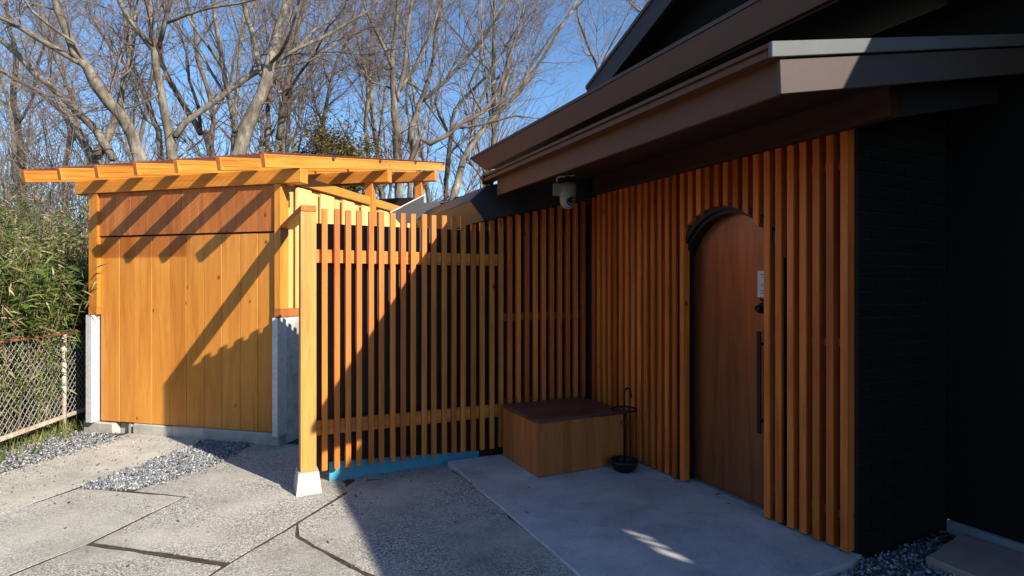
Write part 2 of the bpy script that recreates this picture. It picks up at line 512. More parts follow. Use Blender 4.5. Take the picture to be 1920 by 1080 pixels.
class Bag:
    """Collects geometry for one mesh."""
    def __init__(self):
        self.V, self.F = [], []
    def add(self, V, F):
        o = len(self.V)
        self.V.extend(V)
        self.F.extend([tuple(i + o for i in f) for f in F])
    def tube(self, pts, rad, sides=8):
        if isinstance(rad, (int, float)):
            rad = [rad] * len(pts)
        self.add(*tube_arrays(pts, rad, sides))
    def box(self, x0, x1, y0, y1, z0, z1):
        self.add([(x0, y0, z0), (x1, y0, z0), (x1, y1, z0), (x0, y1, z0), (x0, y0, z1), (x1, y0, z1), (x1, y1, z1), (x0, y1, z1)],
                 [(0, 3, 2, 1), (4, 5, 6, 7), (0, 1, 5, 4), (1, 2, 6, 5), (2, 3, 7, 6), (3, 0, 4, 7)])
    def lathe(self, prof, seg=24, c=(0, 0, 0)):
        V, F = [], []
        n = len(prof)
        for r, z in prof:
            for k in range(seg):
                a = 2 * math.pi * k / seg
                V.append((c[0] + r * math.cos(a), c[1] + r * math.sin(a), c[2] + z))
        for i in range(n - 1):
            for k in range(seg):
                k2 = (k + 1) % seg
                F.append((i * seg + k, i * seg + k2, (i + 1) * seg + k2, (i + 1) * seg + k))
        self.add(V, F)
    def obj(self, name, mat, parent=None, smooth=False, loc=(0, 0, 0), rot=(0, 0, 0)):
        return obj(name, mesh_from(name, self.V, self.F, mat, smooth), parent, loc, rot)

# ------------------------------------------------------------------ frames of the place
# house: local x runs to the right and back, local y away from the camera along the door wall
HA = math.atan(513 / 1080)
HO = Vector((1.905, 3.195, 0.0))
HA_A = Vector((-math.sin(HA), math.cos(HA), 0))
HA_B = Vector((math.cos(HA), math.sin(HA), 0))
def H(x, y, z=0.0):
    return HO + HA_B * x + HA_A * y + Vector((0, 0, z))
def to_house(p):
    d = Vector((p[0], p[1], 0)) - HO
    return d.dot(HA_B), d.dot(HA_A)
# shed: local x to the right along its front, local y to the back
SA = -math.atan(285 / 1080)
SO = Vector((-2.319, 5.692, 0.0))

def gz(x, y):
    """Height of the paving: level with the porch beside it, falling away to the left."""
    q = to_house((x, y))
    u = min(1.0, max(0.0, (-q[0] - 1.45) / 1.0, (q[1] - 2.2) / 0.6))
    return -0.010 - 0.050 * u

# ================================================================== ground
def sheet(name, pts, z, mat, parent=None):
    V = [(p[0], p[1], z if not callable(z) else z(p[0], p[1])) for p in pts]
    return obj(name, mesh_from(name, V, [tuple(range(len(V)))], mat), parent)

g = sheet('ground', [(-150, -60), (150, -60), (150, 150), (-150, 150)], -0.125, M['soil'])
tag(g, kind='structure')

def inside(poly, x, y):
    c = False
    n = len(poly)
    for i in range(n):
        x1, y1 = poly[i]
        x2, y2 = poly[(i + 1) % n]
        if (y1 > y) != (y2 > y) and x < (x2 - x1) * (y - y1) / (y2 - y1) + x1:
            c = not c
    return c

def inset(poly, d):
    """Shrink a polygon (any winding) by d."""
    P = [Vector((p[0], p[1])) for p in poly]
    area = sum(P[i].x * P[(i + 1) % len(P)].y - P[(i + 1) % len(P)].x * P[i].y for i in range(len(P)))
    s = 1 if area > 0 else -1
    out = []
    n = len(P)
    for i in range(n):
        a, b, c = P[i - 1], P[i], P[(i + 1) % n]
        e1, e2 = (b - a).normalized(), (c - b).normalized()
        n1, n2 = Vector((-e1.y, e1.x)) * s, Vector((-e2.y, e2.x)) * s
        k = n1 + n2
        den = max(0.35, k.dot(k) / 2)
        out.append(b + k * (d / den))
    return [(p.x, p.y) for p in out]

def rough_edge(poly, step=0.09, amp=0.004):
    out = []
    n = len(poly)
    for i in range(n):
        a, b = Vector(poly[i]), Vector(poly[(i + 1) % n])
        L = (b - a).length
        k = max(1, int(L / step))
        t = Vector((-(b - a).y, (b - a).x)).normalized()
        for j in range(k):
            p = a.lerp(b, j / k)
            if j:
                p += t * rng.normal(0, amp)
            out.append((p.x, p.y))
    return out

pave = bpy.data.objects.new('pavement', None)
link(pave)
tag(pave, kind='structure')
def slab(poly, mat, gap=0.010, lift=0.0):
    # long runs get extra corners so the slab follows the fall of the ground and its worn edge is uneven
    p = rough_edge(inset(poly, gap))
    bm = bmesh.new()
    top = [bm.verts.new((x, y, gz(x, y) + lift)) for x, y in p]
    bot = [bm.verts.new((x, y, gz(x, y) - 0.06)) for x, y in p]
    bm.faces.new(top)
    n = len(p)
    side = []
    for i in range(n):
        side.append(bm.faces.new((top[i], top[(i + 1) % n], bot[(i + 1) % n], bot[i])))
    bmesh.ops.triangulate(bm, faces=[f for f in bm.faces if len(f.verts) > 4])
    bmesh.ops.recalc_face_normals(bm, faces=bm.faces)
    me = bpy.data.meshes.new('slab')
    bm.to_mesh(me)
    bm.free()
    me.materials.append(mat)
    return obj('slab', me, pave)

S1 = [(-4.32, 4.72), (-4.22, 5.30), (-4.12, 6.2), (-3.22, 5.97), (-3.10, 5.58), (-3.26, 4.96), (-3.40, 4.53), (-3.52, 3.96), (-4.30, 0.40), (-5.20, 0.60)]
S2 = [(-3.52, 3.95), (-3.37, 4.49), (-2.45, 4.30), (-2.59, 3.52), (-2.74, 3.12), (-3.75, -0.60), (-4.60, -0.90)]
S3 = [(-2.91, 4.42), (-2.62, 5.14), (-2.67, 5.43), (-2.60, 5.83), (-1.98, 5.72), (-1.13, 4.54), (-1.275, 4.36), (-1.60, 3.27), (-2.575, 3.525), (-2.44, 4.31)]
S4 = [(-2.60, 3.505), (-1.62, 3.238), (-2.70, -0.90), (-3.72, -0.60), (-2.73, 3.10)]
S5 = [(-1.60, 3.25), (-1.42, 3.80), (-1.35, 3.60), (-1.05, 3.34), (-0.78, 3.11), (1.60, 0.20), (1.0, -1.2), (-2.68, -0.95)]
S6 = [(-1.42, 3.81), (-1.255, 4.36), tuple(H(-2.13, 2.75)[:2]), tuple(H(-1.466, 2.75)[:2]), tuple(H(-1.466, 2.0)[:2]), tuple(H(-1.48, 0.9)[:2]), (0.375, 3.00), (1.72, 0.30), (-0.755, 3.13), (-1.04, 3.36), (-1.34, 3.62)]
for poly, m in ((S1, 'pave_pale'), (S2, 'pave_pale'), (S3, 'pave'), (S4, 'pave'), (S5, 'pave'), (S6, 'pave')):
    slab(poly, M[m], 0.009 if poly in (S3, S4) else 0.004)
# the strip of paving under the fence, and the paving beyond it
slab([(-1.35, 4.30), (-1.05, 4.42), (-0.80, 4.60), (-0.2, 5.05), (-0.6, 5.9), (-1.9, 5.75)], M['pave'], 0.006, -0.006)
slab([(-1.7, 5.78), (-0.7, 5.95), (-0.4, 9.0), (-1.2, 9.2)], M['pave'], 0.006, -0.006)
added_dark_ground = sheet('added_dark_ground', [(-5.2, 0.45), (-4.6, -0.92), (-2.7, -0.97), (1.0, -1.25), (1.65, 0.18), (2.6, -2.0), (5.0, -40.0), (-40.0, -40.0), (-40.0, 0.4)], lambda x, y: -0.064, M['low_bounce'])  # unseen dark ground added behind the camera to cut bounce light
tag(added_dark_ground, kind='structure')
jv, jf = [], []
for j in range(34):
    for i in range(31):
        X_, Y_ = -7.0 + 10.5 * i / 30, -4.0 + 10.2 * j / 33
        jv.append((X_, Y_, gz(X_, Y_) - 0.004))
for j in range(33):
    for i in range(30):
        cx_, cy_ = -7.0 + 10.5 * (i + .5) / 30, -4.0 + 10.2 * (j + .5) / 33
        if inside([(-5.6, 5.2), (-4.2, 6.2), (-1.3, 6.0), (-0.2, 5.2), (0.5, 3.0), (1.9, 0.4), (1.9, -4), (-7, -4), (-7, 1.0)], cx_, cy_):
            jf.append((j * 31 + i, j * 31 + i + 1, j * 31 + i + 32, j * 31 + i + 31))
js = obj('joint_soil', mesh_from('joint_soil', jv, jf, M['joint_soil']))
tag(js, kind='stuff')

# smooth porch slab in front of the door
px = [(-1.455, 2.68), (0.13, 2.68), (0.13, 0.03), (0.03, 0.012), (-0.06, -0.022), (-0.9, -0.05), (-1.485, -0.06)]
pw = [tuple(H(x, y)[:2]) for x, y in px]
porch = obj('porch_slab', prism_mesh('porch_slab', rough_edge(pw, 0.25, 0.003), 2, -0.12, 0.0, M['porch'], 0.006))
tag(porch, kind='structure')

# gravel: a bed of fines with the stones lying on it
OCT = np.array([(1, 0, 0), (-1, 0, 0), (0, 1, 0), (0, -1, 0), (0, 0, 1), (0, 0, -1), (.6, .6, .5), (-.6, .55, -.5), (.55, -.6, -.45), (-.55, -.6, .5)], float)
def hull_faces():
    bm = bmesh.new()
    vs = [bm.verts.new(v) for v in OCT]
    bmesh.ops.convex_hull(bm, input=bm.verts)
    bm.verts.index_update()
    bm.verts.ensure_lookup_table()
    V = np.array([v.co[:] for v in bm.verts])
    F = np.array([[v.index for v in f.verts] for f in bm.faces])
    bm.free()
    return V, F
SV, SF = hull_faces()

def fast_mesh(name, V, F, mat, smooth=False):
    """V (n,3), F (m,k) with constant k, written in bulk."""
    V = np.asarray(V, dtype=np.float32)
    F = np.asarray(F, dtype=np.int32)
    me = bpy.data.meshes.new(name)
    k = F.shape[1]
    me.vertices.add(len(V))
    me.vertices.foreach_set('co', V.ravel())
    me.loops.add(F.size)
    me.loops.foreach_set('vertex_index', F.ravel())
    me.polygons.add(len(F))
    me.polygons.foreach_set('loop_start', np.arange(0, F.size, k, dtype=np.int32))
    me.polygons.foreach_set('loop_total', np.full(len(F), k, dtype=np.int32))
    me.polygons.foreach_set('use_smooth', np.full(len(F), smooth, dtype=bool))
    me.materials.append(mat)
    me.update(calc_edges=True)
    me.validate()
    return me

def rand_rot(n):
    q = rng.normal(size=(n, 4))
    q /= np.linalg.norm(q, axis=1)[:, None]
    w, x, y, z = q.T
    return np.stack([np.stack([1 - 2 * (y * y + z * z), 2 * (x * y - z * w), 2 * (x * z + y * w)], -1),
                     np.stack([2 * (x * y + z * w), 1 - 2 * (x * x + z * z), 2 * (y * z - x * w)], -1),
                     np.stack([2 * (x * z - y * w), 2 * (y * z + x * w), 1 - 2 * (x * x + y * y)], -1)], 1)

def gravel(name, poly, n, z0, size=(0.004, 0.0115), stray=0.0, bed=True):
    xs = [p[0] for p in poly]
    ys = [p[1] for p in poly]
    pts = []
    while len(pts) < n:
        x, y = random.uniform(min(xs), max(xs)), random.uniform(min(ys), max(ys))
        if inside(poly, x + random.gauss(0, stray), y + random.gauss(0, stray)):
            pts.append((x, y))
    P = np.array(pts)
    R = rand_rot(n)
    sc = rng.uniform(size[0], size[1], n)[:, None] * rng.uniform(0.65, 1.3, (n, 3))
    V = np.einsum('nij,nvj->nvi', R, SV[None] * sc[:, None, :])
    zz = np.array([z0(x, y) if callable(z0) else z0 for x, y in pts]) + rng.uniform(-0.006, 0.012, n)
    V[:, :, 0] += P[:, 0, None]
    V[:, :, 1] += P[:, 1, None]
    V[:, :, 2] += zz[:, None]
    F = (SF[None] + (np.arange(n) * len(SV))[:, None, None]).reshape(-1, 3)
    o = obj(name, fast_mesh(name, V.reshape(-1, 3), F, M['gravel']))
    tag(o, kind='stuff')
    if not bed:
        return
    bed = sheet('gravel_bed', poly, (lambda x, y: gz(x, y) - 0.012) if callable(z0) else z0 - 0.012, M['gravel_bed'])
    tag(bed, kind='stuff')

zg = lambda x, y: gz(x, y) + 0.001
gravel('gravel', [(-5.25, 4.2), (-5.02, 5.62), (-4.80, 6.25), (-4.02, 6.02), (-4.18, 5.30), (-4.30, 4.75), (-4.42, 4.3), (-4.75, 2.8), (-5.4, 2.8)], 9500, zg, stray=0.055)
gravel('gravel', [(-3.41, 4.52), (-3.26, 4.96), (-3.12, 5.90), (-2.58, 5.80), (-2.62, 5.15), (-2.90, 4.44)], 6500, zg, stray=0.045)
gravel('gravel', [(-4.6, 4.3), (-4.2, 6.1), (-2.4, 5.6), (-2.6, 4.2), (-3.6, 3.9)], 420, lambda x, y: gz(x, y) + 0.004, (0.003, 0.008), 0.0, False)
gp = [tuple(H(x, y)[:2]) for x, y in [(0.0, -0.04), (0.07, 0.03), (0.94, 0.03), (0.94, -1.9), (-0.4, -1.9), (-1.45, -0.9), (-1.44, -0.08), (-0.9, -0.07)]]
gravel('gravel', gp, 9500, -0.035, stray=0.012)

# ================================================================== house
house = empty('house', H(0, 0, 0), HA, 'dark house with brown eaves and an entrance wall of upright orange battens', 'house')
ARC_C, ARC_R, ARC_Z = 0.975, 0.435, 1.595

def arch(c, r, zs, zb, n=26):
    """Outline of an arched opening, from its foot at -y round to its foot at +y, in (y, z)."""
    pts = [(c - r, zb), (c - r, zs)]
    for i in range(1, n):
        a = math.pi - math.pi * i / n
        pts.append((c + r * math.cos(a), zs + r * math.sin(a)))
    pts += [(c + r, zs), (c + r, zb)]
    return pts

def strip_prism(name, parent, mat, outer, inner, axis, lo, hi):
    """Solid between two open outlines of equal length (an arched frame)."""
    V, F = [], []
    def P(u, v, w):
        return ((w, u, v), (u, w, v), (u, v, w))[axis]
    n = len(outer)
    for w in (lo, hi):
        for (u, v) in outer:
            V.append(P(u, v, w))
        for (u, v) in inner:
            V.append(P(u, v, w))
    for i in range(n - 1):
        o0, o1, i0, i1 = i, i + 1, n + i, n + i + 1
        t = 2 * n
        F += [(o0, o1, i1, i0), (t + o0, t + i0, t + i1, t + o1), (o0, t + o0, t + o1, o1), (i0, i1, t + i1, t + i0)]
    F += [(0, n, 3 * n, 2 * n), (n - 1, 3 * n - 1, 4 * n - 1, 2 * n - 1)]
    me = mesh_from(name, V, F, mat)
    bm = bmesh.new()
    bm.from_mesh(me)
    bmesh.ops.recalc_face_normals(bm, faces=bm.faces)
    bm.to_mesh(me)
    bm.free()
    return obj(name, me, parent)

# wall behind the battens, with the arched opening
hole = arch(ARC_C, 0.50, ARC_Z, -0.1)
wall_front = [(0.03, -0.1), *hole, (2.68, -0.1), (2.68, 2.60), (0.03, 2.60)]
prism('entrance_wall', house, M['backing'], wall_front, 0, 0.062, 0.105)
strip_prism('door_frame', house, M['black'], arch(ARC_C, 0.53, ARC_Z, 0.0), arch(ARC_C, ARC_R, ARC_Z, 0.0), 0, 0.045, 0.150)
strip_prism('door_frame_lip', house, M['black'], arch(ARC_C, 0.50, ARC_Z, 0.0), arch(ARC_C, 0.462, ARC_Z, 0.0), 0, 0.022, 0.046)

# door with its fittings
door = prism('door', house, M['door'], arch(ARC_C, ARC_R + 0.004, ARC_Z, 0.012), 0, 0.132, 0.176)
board('handle', door, M['black'], 0.088, 0.102, 0.722, 0.756, 0.515, 1.205, 0.003)
for z in (0.60, 1.12):
    board('handle_bracket', door, M['black'], 0.101, 0.133, 0.731, 0.747, z - 0.01, z + 0.01, 0.002)
lk = Bag()
lk.lathe([(0.0, 0.03), (0.03, 0.03), (0.038, 0.022), (0.04, 0.0)], 18)
lk.add(*tube_arrays([(-0.005, 0.0, 0.0), (-0.008, 0.0, 0.05), (0.002, 0.0, 0.07)], [0.03, 0.026, 0.018], 10))
lk.obj('lock', M['black'], door, True, (0.1325, 0.728, 1.365), (0, math.radians(-90), 0))
ch = Bag()
for k in range(6):
    a = k * 0.9
    ch.tube([(0.120, 0.728 + 0.022 * math.cos(a), 1.43 - 0.012 * k), (0.114, 0.728 + 0.028 * math.cos(a + 1), 1.425 - 0.012 * k)], 0.006, 6)
ch.obj('lock_dial', M['glass_black'], door)
notice = board('notice', door, M['paper'], 0.130, 0.1315, 0.655, 0.782, 1.437, 1.617, 0.0)
ink = Bag()
for k, (w, z) in enumerate([(0.05, 1.59), (0.075, 1.572), (0.05, 1.525), (0.08, 1.513), (0.06, 1.481), (0.085, 1.471), (0.07, 1.459)]):
    ink.box(-0.0012, -0.0009, 0.725 - w / 2 - 0.7185, 0.765 - 0.7185 - 0.012 * (k % 2), z - 1.527, z - 1.527 + 0.004)
ink.obj('printed_lines', M['ink'], notice, loc=(0, 0, 0))
for z in (0.30, 1.42):
    hg = Bag()
    hg.tube([(0.075, ARC_C + 0.452, z), (0.075, ARC_C + 0.452, z + 0.17)], 0.013, 10)
    hg.box(0.082, 0.14, ARC_C + 0.425, ARC_C + 0.452, z + 0.01, z + 0.16)
    hg.obj('hinge', M['black'], door)
prism('threshold', house, M['plinth_grey'], [(0.10, -0.02), (0.19, -0.02), (0.19, 0.010), (0.10, 0.006)], 1, 0.54, 1.41)

# battens on the entrance wall
CUT_C, CUT_R, CUT_Z = 1.03, 0.46, 1.625
def cut_z(y):
    d = min(abs(y - CUT_C), CUT_R - 0.01)
    return CUT_Z + math.sqrt(CUT_R ** 2 - d * d)
for i in range(30):
    far = 0.091 + 0.0879 * i
    near = far - 0.045
    if 7 <= i <= 14:
        za, zb = cut_z(near), cut_z(far)
        yc, zc = (near + far) / 2, (2.40 + min(za, zb)) / 2
        me = prism_mesh('batten', [(near - yc, za - zc), (far - yc, zb - zc), (far - yc, 2.40 - zc), (near - yc, 2.40 - zc)], 0, -0.030, 0.030, M['batten'], 0.002)
        obj('batten', me, house, (0.030, yc, zc))
    else:
        dz = (0.0, 0.004, -0.003, 0.002)[i % 4]
        board('batten', house, M['batten'], 0.0, 0.060, near, far, 0.012, 2.40, 0.002, loc=(0.030, (near + far) / 2, 1.206 + dz))
for z in (0.17, 1.16, 2.19):
    board('rail', house, M['batten_x'], 0.046, 0.0615, 0.06, 0.60, z, z + 0.045, 0, loc=None)
    board('rail', house, M['batten_x'], 0.046, 0.0615, 1.42, 2.62, z, z + 0.045, 0, loc=None)

# lower eave: fascia, gutter, soffit, beam, deck, verge boards
PITCH = 0.205
board('eave_beam', house, M['beam_dark'], -0.085, -0.004, -0.235, 2.50, 2.381, 2.60, 0.004)
board('fascia', house, M['brown_metal'], -1.100, -1.075, -0.405, 2.42, 2.288, 2.428, 0.003)
gut = Bag()
gut.box(-1.174, -1.078, -0.423, 2.54, 2.424, 2.448)
gut.box(-1.158, -1.078, -0.423, 2.54, 2.448, 2.464)
gut.box(-1.174, -1.080, -0.423, 2.54, 2.464, 2.482)
gut.obj('gutter', M['brown_metal'], house)
board('gutter_end', house, M['black'], -1.182, -1.08, 2.538, 2.565, 2.40, 2.49, 0.003)
def rz(x, z0, x0=-1.174):
    return z0 + PITCH * (x - x0)
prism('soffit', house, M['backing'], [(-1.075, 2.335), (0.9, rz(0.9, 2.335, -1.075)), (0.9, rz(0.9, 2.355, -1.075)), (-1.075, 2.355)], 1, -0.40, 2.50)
prism('lower_roof', house, M['roof_metal'], [(-1.076, 2.470), (1.3, rz(1.3, 2.462)), (1.3, rz(1.3, 2.478)), (-1.076, 2.482)], 1, -0.42, 2.55)
M['verge_top'] = plain('grey_metal_verge', (0.130, 0.134, 0.136), 0.5, 0.0, 0.25, noise=0.12, nscale=12)
M['verge_low'] = plain('purple_brown_verge', (0.090, 0.067, 0.063), 0.55, 0.0, 0.22, noise=0.08, nscale=30)
prism('verge_cap', house, M['verge_top'], [(-1.174, 2.420), (1.3, rz(1.3, 2.420)), (1.3, rz(1.3, 2.483)), (-1.174, 2.483)], 1, -0.4435, -0.4235, 0.002)
prism('bargeboard', house, M['verge_low'], [(-1.102, 2.288), (1.3, rz(1.3, 2.288, -1.092)), (1.3, rz(1.3, 2.43, -1.092)), (-1.110, 2.428)], 1, -0.4265, -0.4055, 0.002)
prism('bargeboard', house, M['black_board'], [(-0.003, 2.385), (1.2, 2.385 + 0.217 * 1.203), (1.2, 2.56 + 0.217 * 1.203), (-0.003, 2.56)], 1, -0.235, -0.210)
prism('end_soffit', house, M['backing'], [(-1.07, 2.39), (1.2, rz(1.2, 2.39, -1.07)), (1.2, rz(1.2, 2.40, -1.07)), (-1.07, 2.40)], 1, -0.404, -0.402)

# rear eave running away behind the slatted fence
EY = 2.56
prism('end_board', house, M['black_board'], [(-1.155, 2.089), (0.9, 2.089 + 0.243 * 2.055), (0.9, 2.393 + 0.24 * 2.035), (-1.135, 2.393), (-1.289, 2.252)], 1, EY, EY + 0.02)
prism('slanted_fascia', house, M['soffit_wood'], [(-1.153, 2.091), (-1.287, 2.252), (-1.272, 2.258), (-1.143, 2.103)], 1, EY + 0.0201, 4.3)
prism('rear_soffit', house, M['soffit_wood'], [(-1.151, 2.091), (0.9, 2.091 + 0.243 * 2.051), (0.9, 2.110 + 0.243 * 2.051), (-1.141, 2.106)], 1, EY + 0.0203, 4.3)
prism('rear_roof', house, M['rear_metal'], [(-1.289, 2.252), (-1.135, 2.393), (0.9, 2.393 + 0.24 * 2.035), (0.9, 2.378 + 0.24 * 2.035), (-1.131, 2.378), (-1.280, 2.243)], 1, EY + 0.0202, 4.3)
for y in (3.0, 3.42, 3.84):
    prism('roof_seam', house, M['rear_metal'], [(-1.133, 2.395), (0.9, 2.395 + 0.24 * 2.033), (0.9, 2.412 + 0.24 * 2.033), (-1.133, 2.412)], 1, y, y + 0.014)
prism('flashing', house, M['black_board'], [(-1.56, 2.333), (-1.18, 2.552), (-1.18, 2.472), (-0.89, 2.505), (-0.3, 2.63), (-0.3, 2.55), (-1.135, 2.37), (-1.29, 2.24), (-1.45, 2.22)], 1, 4.302, 4.312)
prism('flashing_edge', house, M['galv'], [(-1.565, 2.336), (-1.175, 2.558), (-1.175, 2.568), (-1.570, 2.345)], 1, 4.297, 4.317)
prism('rear_wall', house, M['dark_wall'], [(-0.93, -0.1), (0.9, -0.1), (0.9, 2.575), (-0.93, 2.135)], 1, 2.86, 4.28)

# brick return wall: every brick laid over a mortar core
bw = board('brick_wall', house, M['mortar'], 0.066, 0.95, 0.034, 0.12, -0.1, 2.72, 0.0)
bricks = []
for c in range(37):
    z0 = -0.10 + 0.0755 * c
    x = 0.068 - (0.11 if c % 2 else 0.0)
    while x < 0.925:
        a, b_ = max(x, 0.068), min(x + 0.21, 0.93)
        if b_ - a > 0.03:
            o = board('brick', None, M['brick'], a, b_, 0.022 + random.uniform(-.0015, .0015), 0.06, z0, z0 + 0.0655, 0.004 if False else 0.003)
            o.parent = bw
            o.location = Vector(o.location) - Vector(bw.location)
        x += 0.22

# wing of the house along the right, and its plinth
wing = Bag()
wing.box(0.935, 0.965, -7.0, 0.033, 0.05, 2.58)
wing.box(0.935, 0.965, -7.0, 0.033, 2.85, 3.26)
wing.box(0.935, 0.965, -7.0, -3.52, 2.58, 2.85)
wing.box(0.935, 0.965, -3.10, 0.033, 2.58, 2.85)
wing.box(0.940, 0.960, -3.36, -3.325, 2.579, 2.851)  # unseen slot and bars, added to let a sun patch onto the porch
wing.box(0.940, 0.960, -3.23, -3.205, 2.579, 2.851)
wing.obj('wing_wall', M['dark_wall'], house)
board('corner_bead', house, M['dark_wall'], 0.922, 0.936, 0.008, 0.021, 0.06, 2.7, 0.002)
board('plinth', house, M['plinth_grey'], 0.905, 1.1, -7.0, 0.02, -0.12, 0.048, 0.004)

# upper roof: heavy fascia, metal cap, soffit, wall, gable with its verge
prism('upper_fascia', house, M['brown_metal'], [(5.93, 3.405), (5.40, 3.156), (0.0, 3.186), (-7.0, 3.196), (-7.0, 3.405)], 0, 0.03, 0.06, 0.003)
prism('fascia_cap', house, M['verge_low'], [(5.95, 3.408), (5.95, 3.440), (-7.0, 3.440), (-7.0, 3.408)], 0, 0.022, 0.075)
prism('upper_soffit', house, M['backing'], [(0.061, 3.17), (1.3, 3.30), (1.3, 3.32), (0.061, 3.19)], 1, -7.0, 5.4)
prism('pent_roof', house, M['roof_metal'], [(0.076, 3.4255), (1.2, 3.60), (1.2, 3.62), (0.076, 3.438)], 1, -7.0, 5.9)
board('upper_wall', house, M['dark_wall'], 0.80, 0.95, -6.9, 5.3, 2.70, 3.22, 0.0)
GY, GZ, GS = 2.963, 3.545, 0.42
apex = (1.0, GZ + GS * (GY - 1.0))
gl = (1.0 - (GY - 1.0), GZ)
prism('gable_wall', house, M['dark_wall'], [(GY - 0.25, 3.50), (apex[0], apex[1] - 0.1), (gl[0] + 0.25, 3.50)], 0, 0.42, 0.50)
def chevron(d0, d1):
    return [(GY, GZ - d0), (apex[0], apex[1] - d0), (gl[0], gl[1] - d0), (gl[0], gl[1] - d1), (apex[0], apex[1] - d1), (GY, GZ - d1)]
prism('gable_verge', house, M['black_board'], chevron(0.0, 0.205), 0, 0.15, 0.18)
prism('verge_drip', house, M['verge_low'], chevron(-0.035, -0.001), 0, 0.135, 0.195)
prism('main_roof', house, M['roof_metal'], chevron(-0.03, 0.03), 0, 0.196, 6.5)
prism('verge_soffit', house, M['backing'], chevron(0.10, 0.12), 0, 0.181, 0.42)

# security camera hung under the eave
cc = empty('security_camera', H(-0.72, 1.89, 2.13), HA - math.radians(30), 'grey dome security camera with a white aerial, hung under the brown eave', 'security camera')
b = Bag()
b.box(-0.055, 0.055, -0.02, 0.02, 0.255, 0.290)
b.box(-0.018, 0.018, -0.03, 0.03, 0.19, 0.256)
b.obj('bracket', M['black'], cc)
b = Bag()
b.lathe([(0.0, 0.215), (0.045, 0.212), (0.062, 0.198), (0.068, 0.17), (0.067, 0.115), (0.064, 0.098)], 24)
b.obj('housing', M['camera_white'], cc, True)
b = Bag()
b.lathe([(0.060, 0.102), (0.063, 0.08), (0.060, 0.045), (0.048, 0.018), (0.028, 0.003), (0.0, 0.0)], 24)
b.obj('dome', M['camera_white'], cc, True)
board('base', cc, M['camera_white'], -0.118, -0.045, -0.045, 0.045, 0.11, 0.20, 0.006)
b = Bag()
b.add(*tube_arrays([(0.02, -0.045, 0.055), (0.026, -0.066, 0.048)], [0.034, 0.032], 20))
b.obj('lens', M['glass_black'], cc, False)
b = Bag()
for k in range(7):
    a = 2 * math.pi * k / 7
    c0 = Vector((0.0265, -0.068, 0.0475))
    b.tube([c0 + Vector((0.020 * math.cos(a), 0, 0.020 * math.sin(a))), c0 + Vector((0.020 * math.cos(a), -0.004, 0.020 * math.sin(a)))], 0.005, 6)
b.obj('lamp_ring', M['camera_white'], cc)
b = Bag()
b.tube([(-0.085, -0.01, 0.20), (-0.085, -0.01, 0.245), (-0.07, -0.012, 0.255), (0.055, -0.03, 0.262)], [0.006, 0.006, 0.006, 0.005], 8)
b.obj('aerial', M['paper'], cc, True)

# ================================================================== slatted fence with its post
fence = empty('slatted_fence', H(0, 2.683, 0), HA, 'open slatted timber fence, half sunlit, between the corner post and the bench', 'fence')
for i in range(18):
    t = 2.493 - 0.09 * i + (0.003, -0.002, 0.0, 0.004, -0.003)[i % 5]
    top = 2.127 if t > 1.27 else 2.084 + 0.243 * (1.155 - t)
    bot = 0.055
    board('slat', fence, M['cedar'], -t, -t + 0.043, 0.0, 0.034, bot, top, 0.002, loc=(-t + 0.0215, 0.017, (bot + top) / 2 + (0.0, 0.003, -0.002, 0.001)[i % 4]))
for z0, z1 in ((1.70, 1.806), (0.330, 0.444)):
    board('rail', fence, M['cedar_x'], -2.56, -0.90, 0.036, 0.072, z0, z1, 0.002)
post = board('post', fence, M['post_wood'], -2.665, -2.550, -0.11, 0.035, 0.098, 2.086, 0.003)
ft = Bag()
ft.V = [(-2.705, -0.185, -0.075), (-2.515, -0.185, -0.075), (-2.515, 0.085, -0.075), (-2.705, 0.085, -0.075),
        (-2.682, -0.135, 0.0975), (-2.534, -0.135, 0.0975), (-2.534, 0.055, 0.0975), (-2.682, 0.055, 0.0975)]
ft.F = [(0, 3, 2, 1), (4, 5, 6, 7), (0, 1, 5, 4), (1, 2, 6, 5), (2, 3, 7, 6), (3, 0, 4, 7)]
ft.obj('footing', M['footing'], fence)
prism('backing_sheet', fence, M['backing_screen'], [(-2.62, 0.02), (-0.02, -0.06), (-0.02, 2.02), (-2.62, 2.02)], 1, 0.105, 0.118)
# tie board from the post head back to the shed
pA = Vector((-2.607, -0.115, 0))
shw = SO + Vector((math.cos(SA), math.sin(SA), 0)) * 0.035 + Vector((-math.sin(SA), math.cos(SA), 0)) * 0.10
dl = shw - H(0, 2.683)
pB = Vector((dl.dot(HA_B), dl.dot(HA_A), 0))
dirv = (pB - pA)
L = dirv.length
ang = math.atan2(dirv.y, dirv.x)
mid = (pA + pB) / 2
board('tie_board', fence, M['cedar_x'], -L / 2, L / 2, -0.056, 0.056, -0.0225, 0.0225, 0.002, loc=(mid.x, mid.y, 2.1095), rot=(0, 0, ang))

blue = obj('insulation_board', prism_mesh('insulation_board', [(-0.65, -0.093), (0.65, -0.080), (0.65, 0.028), (0.62, 0.031), (-0.65, 0.096)], 1, -0.012, 0.012, M['blue'], 0.003))
blue.location = H(-1.78, 2.683 + 0.088, 0.0)
blue.rotation_euler = (0, 0, HA)
tag(blue, 'long blue foam board standing on edge behind the foot of the slatted fence', 'foam board')

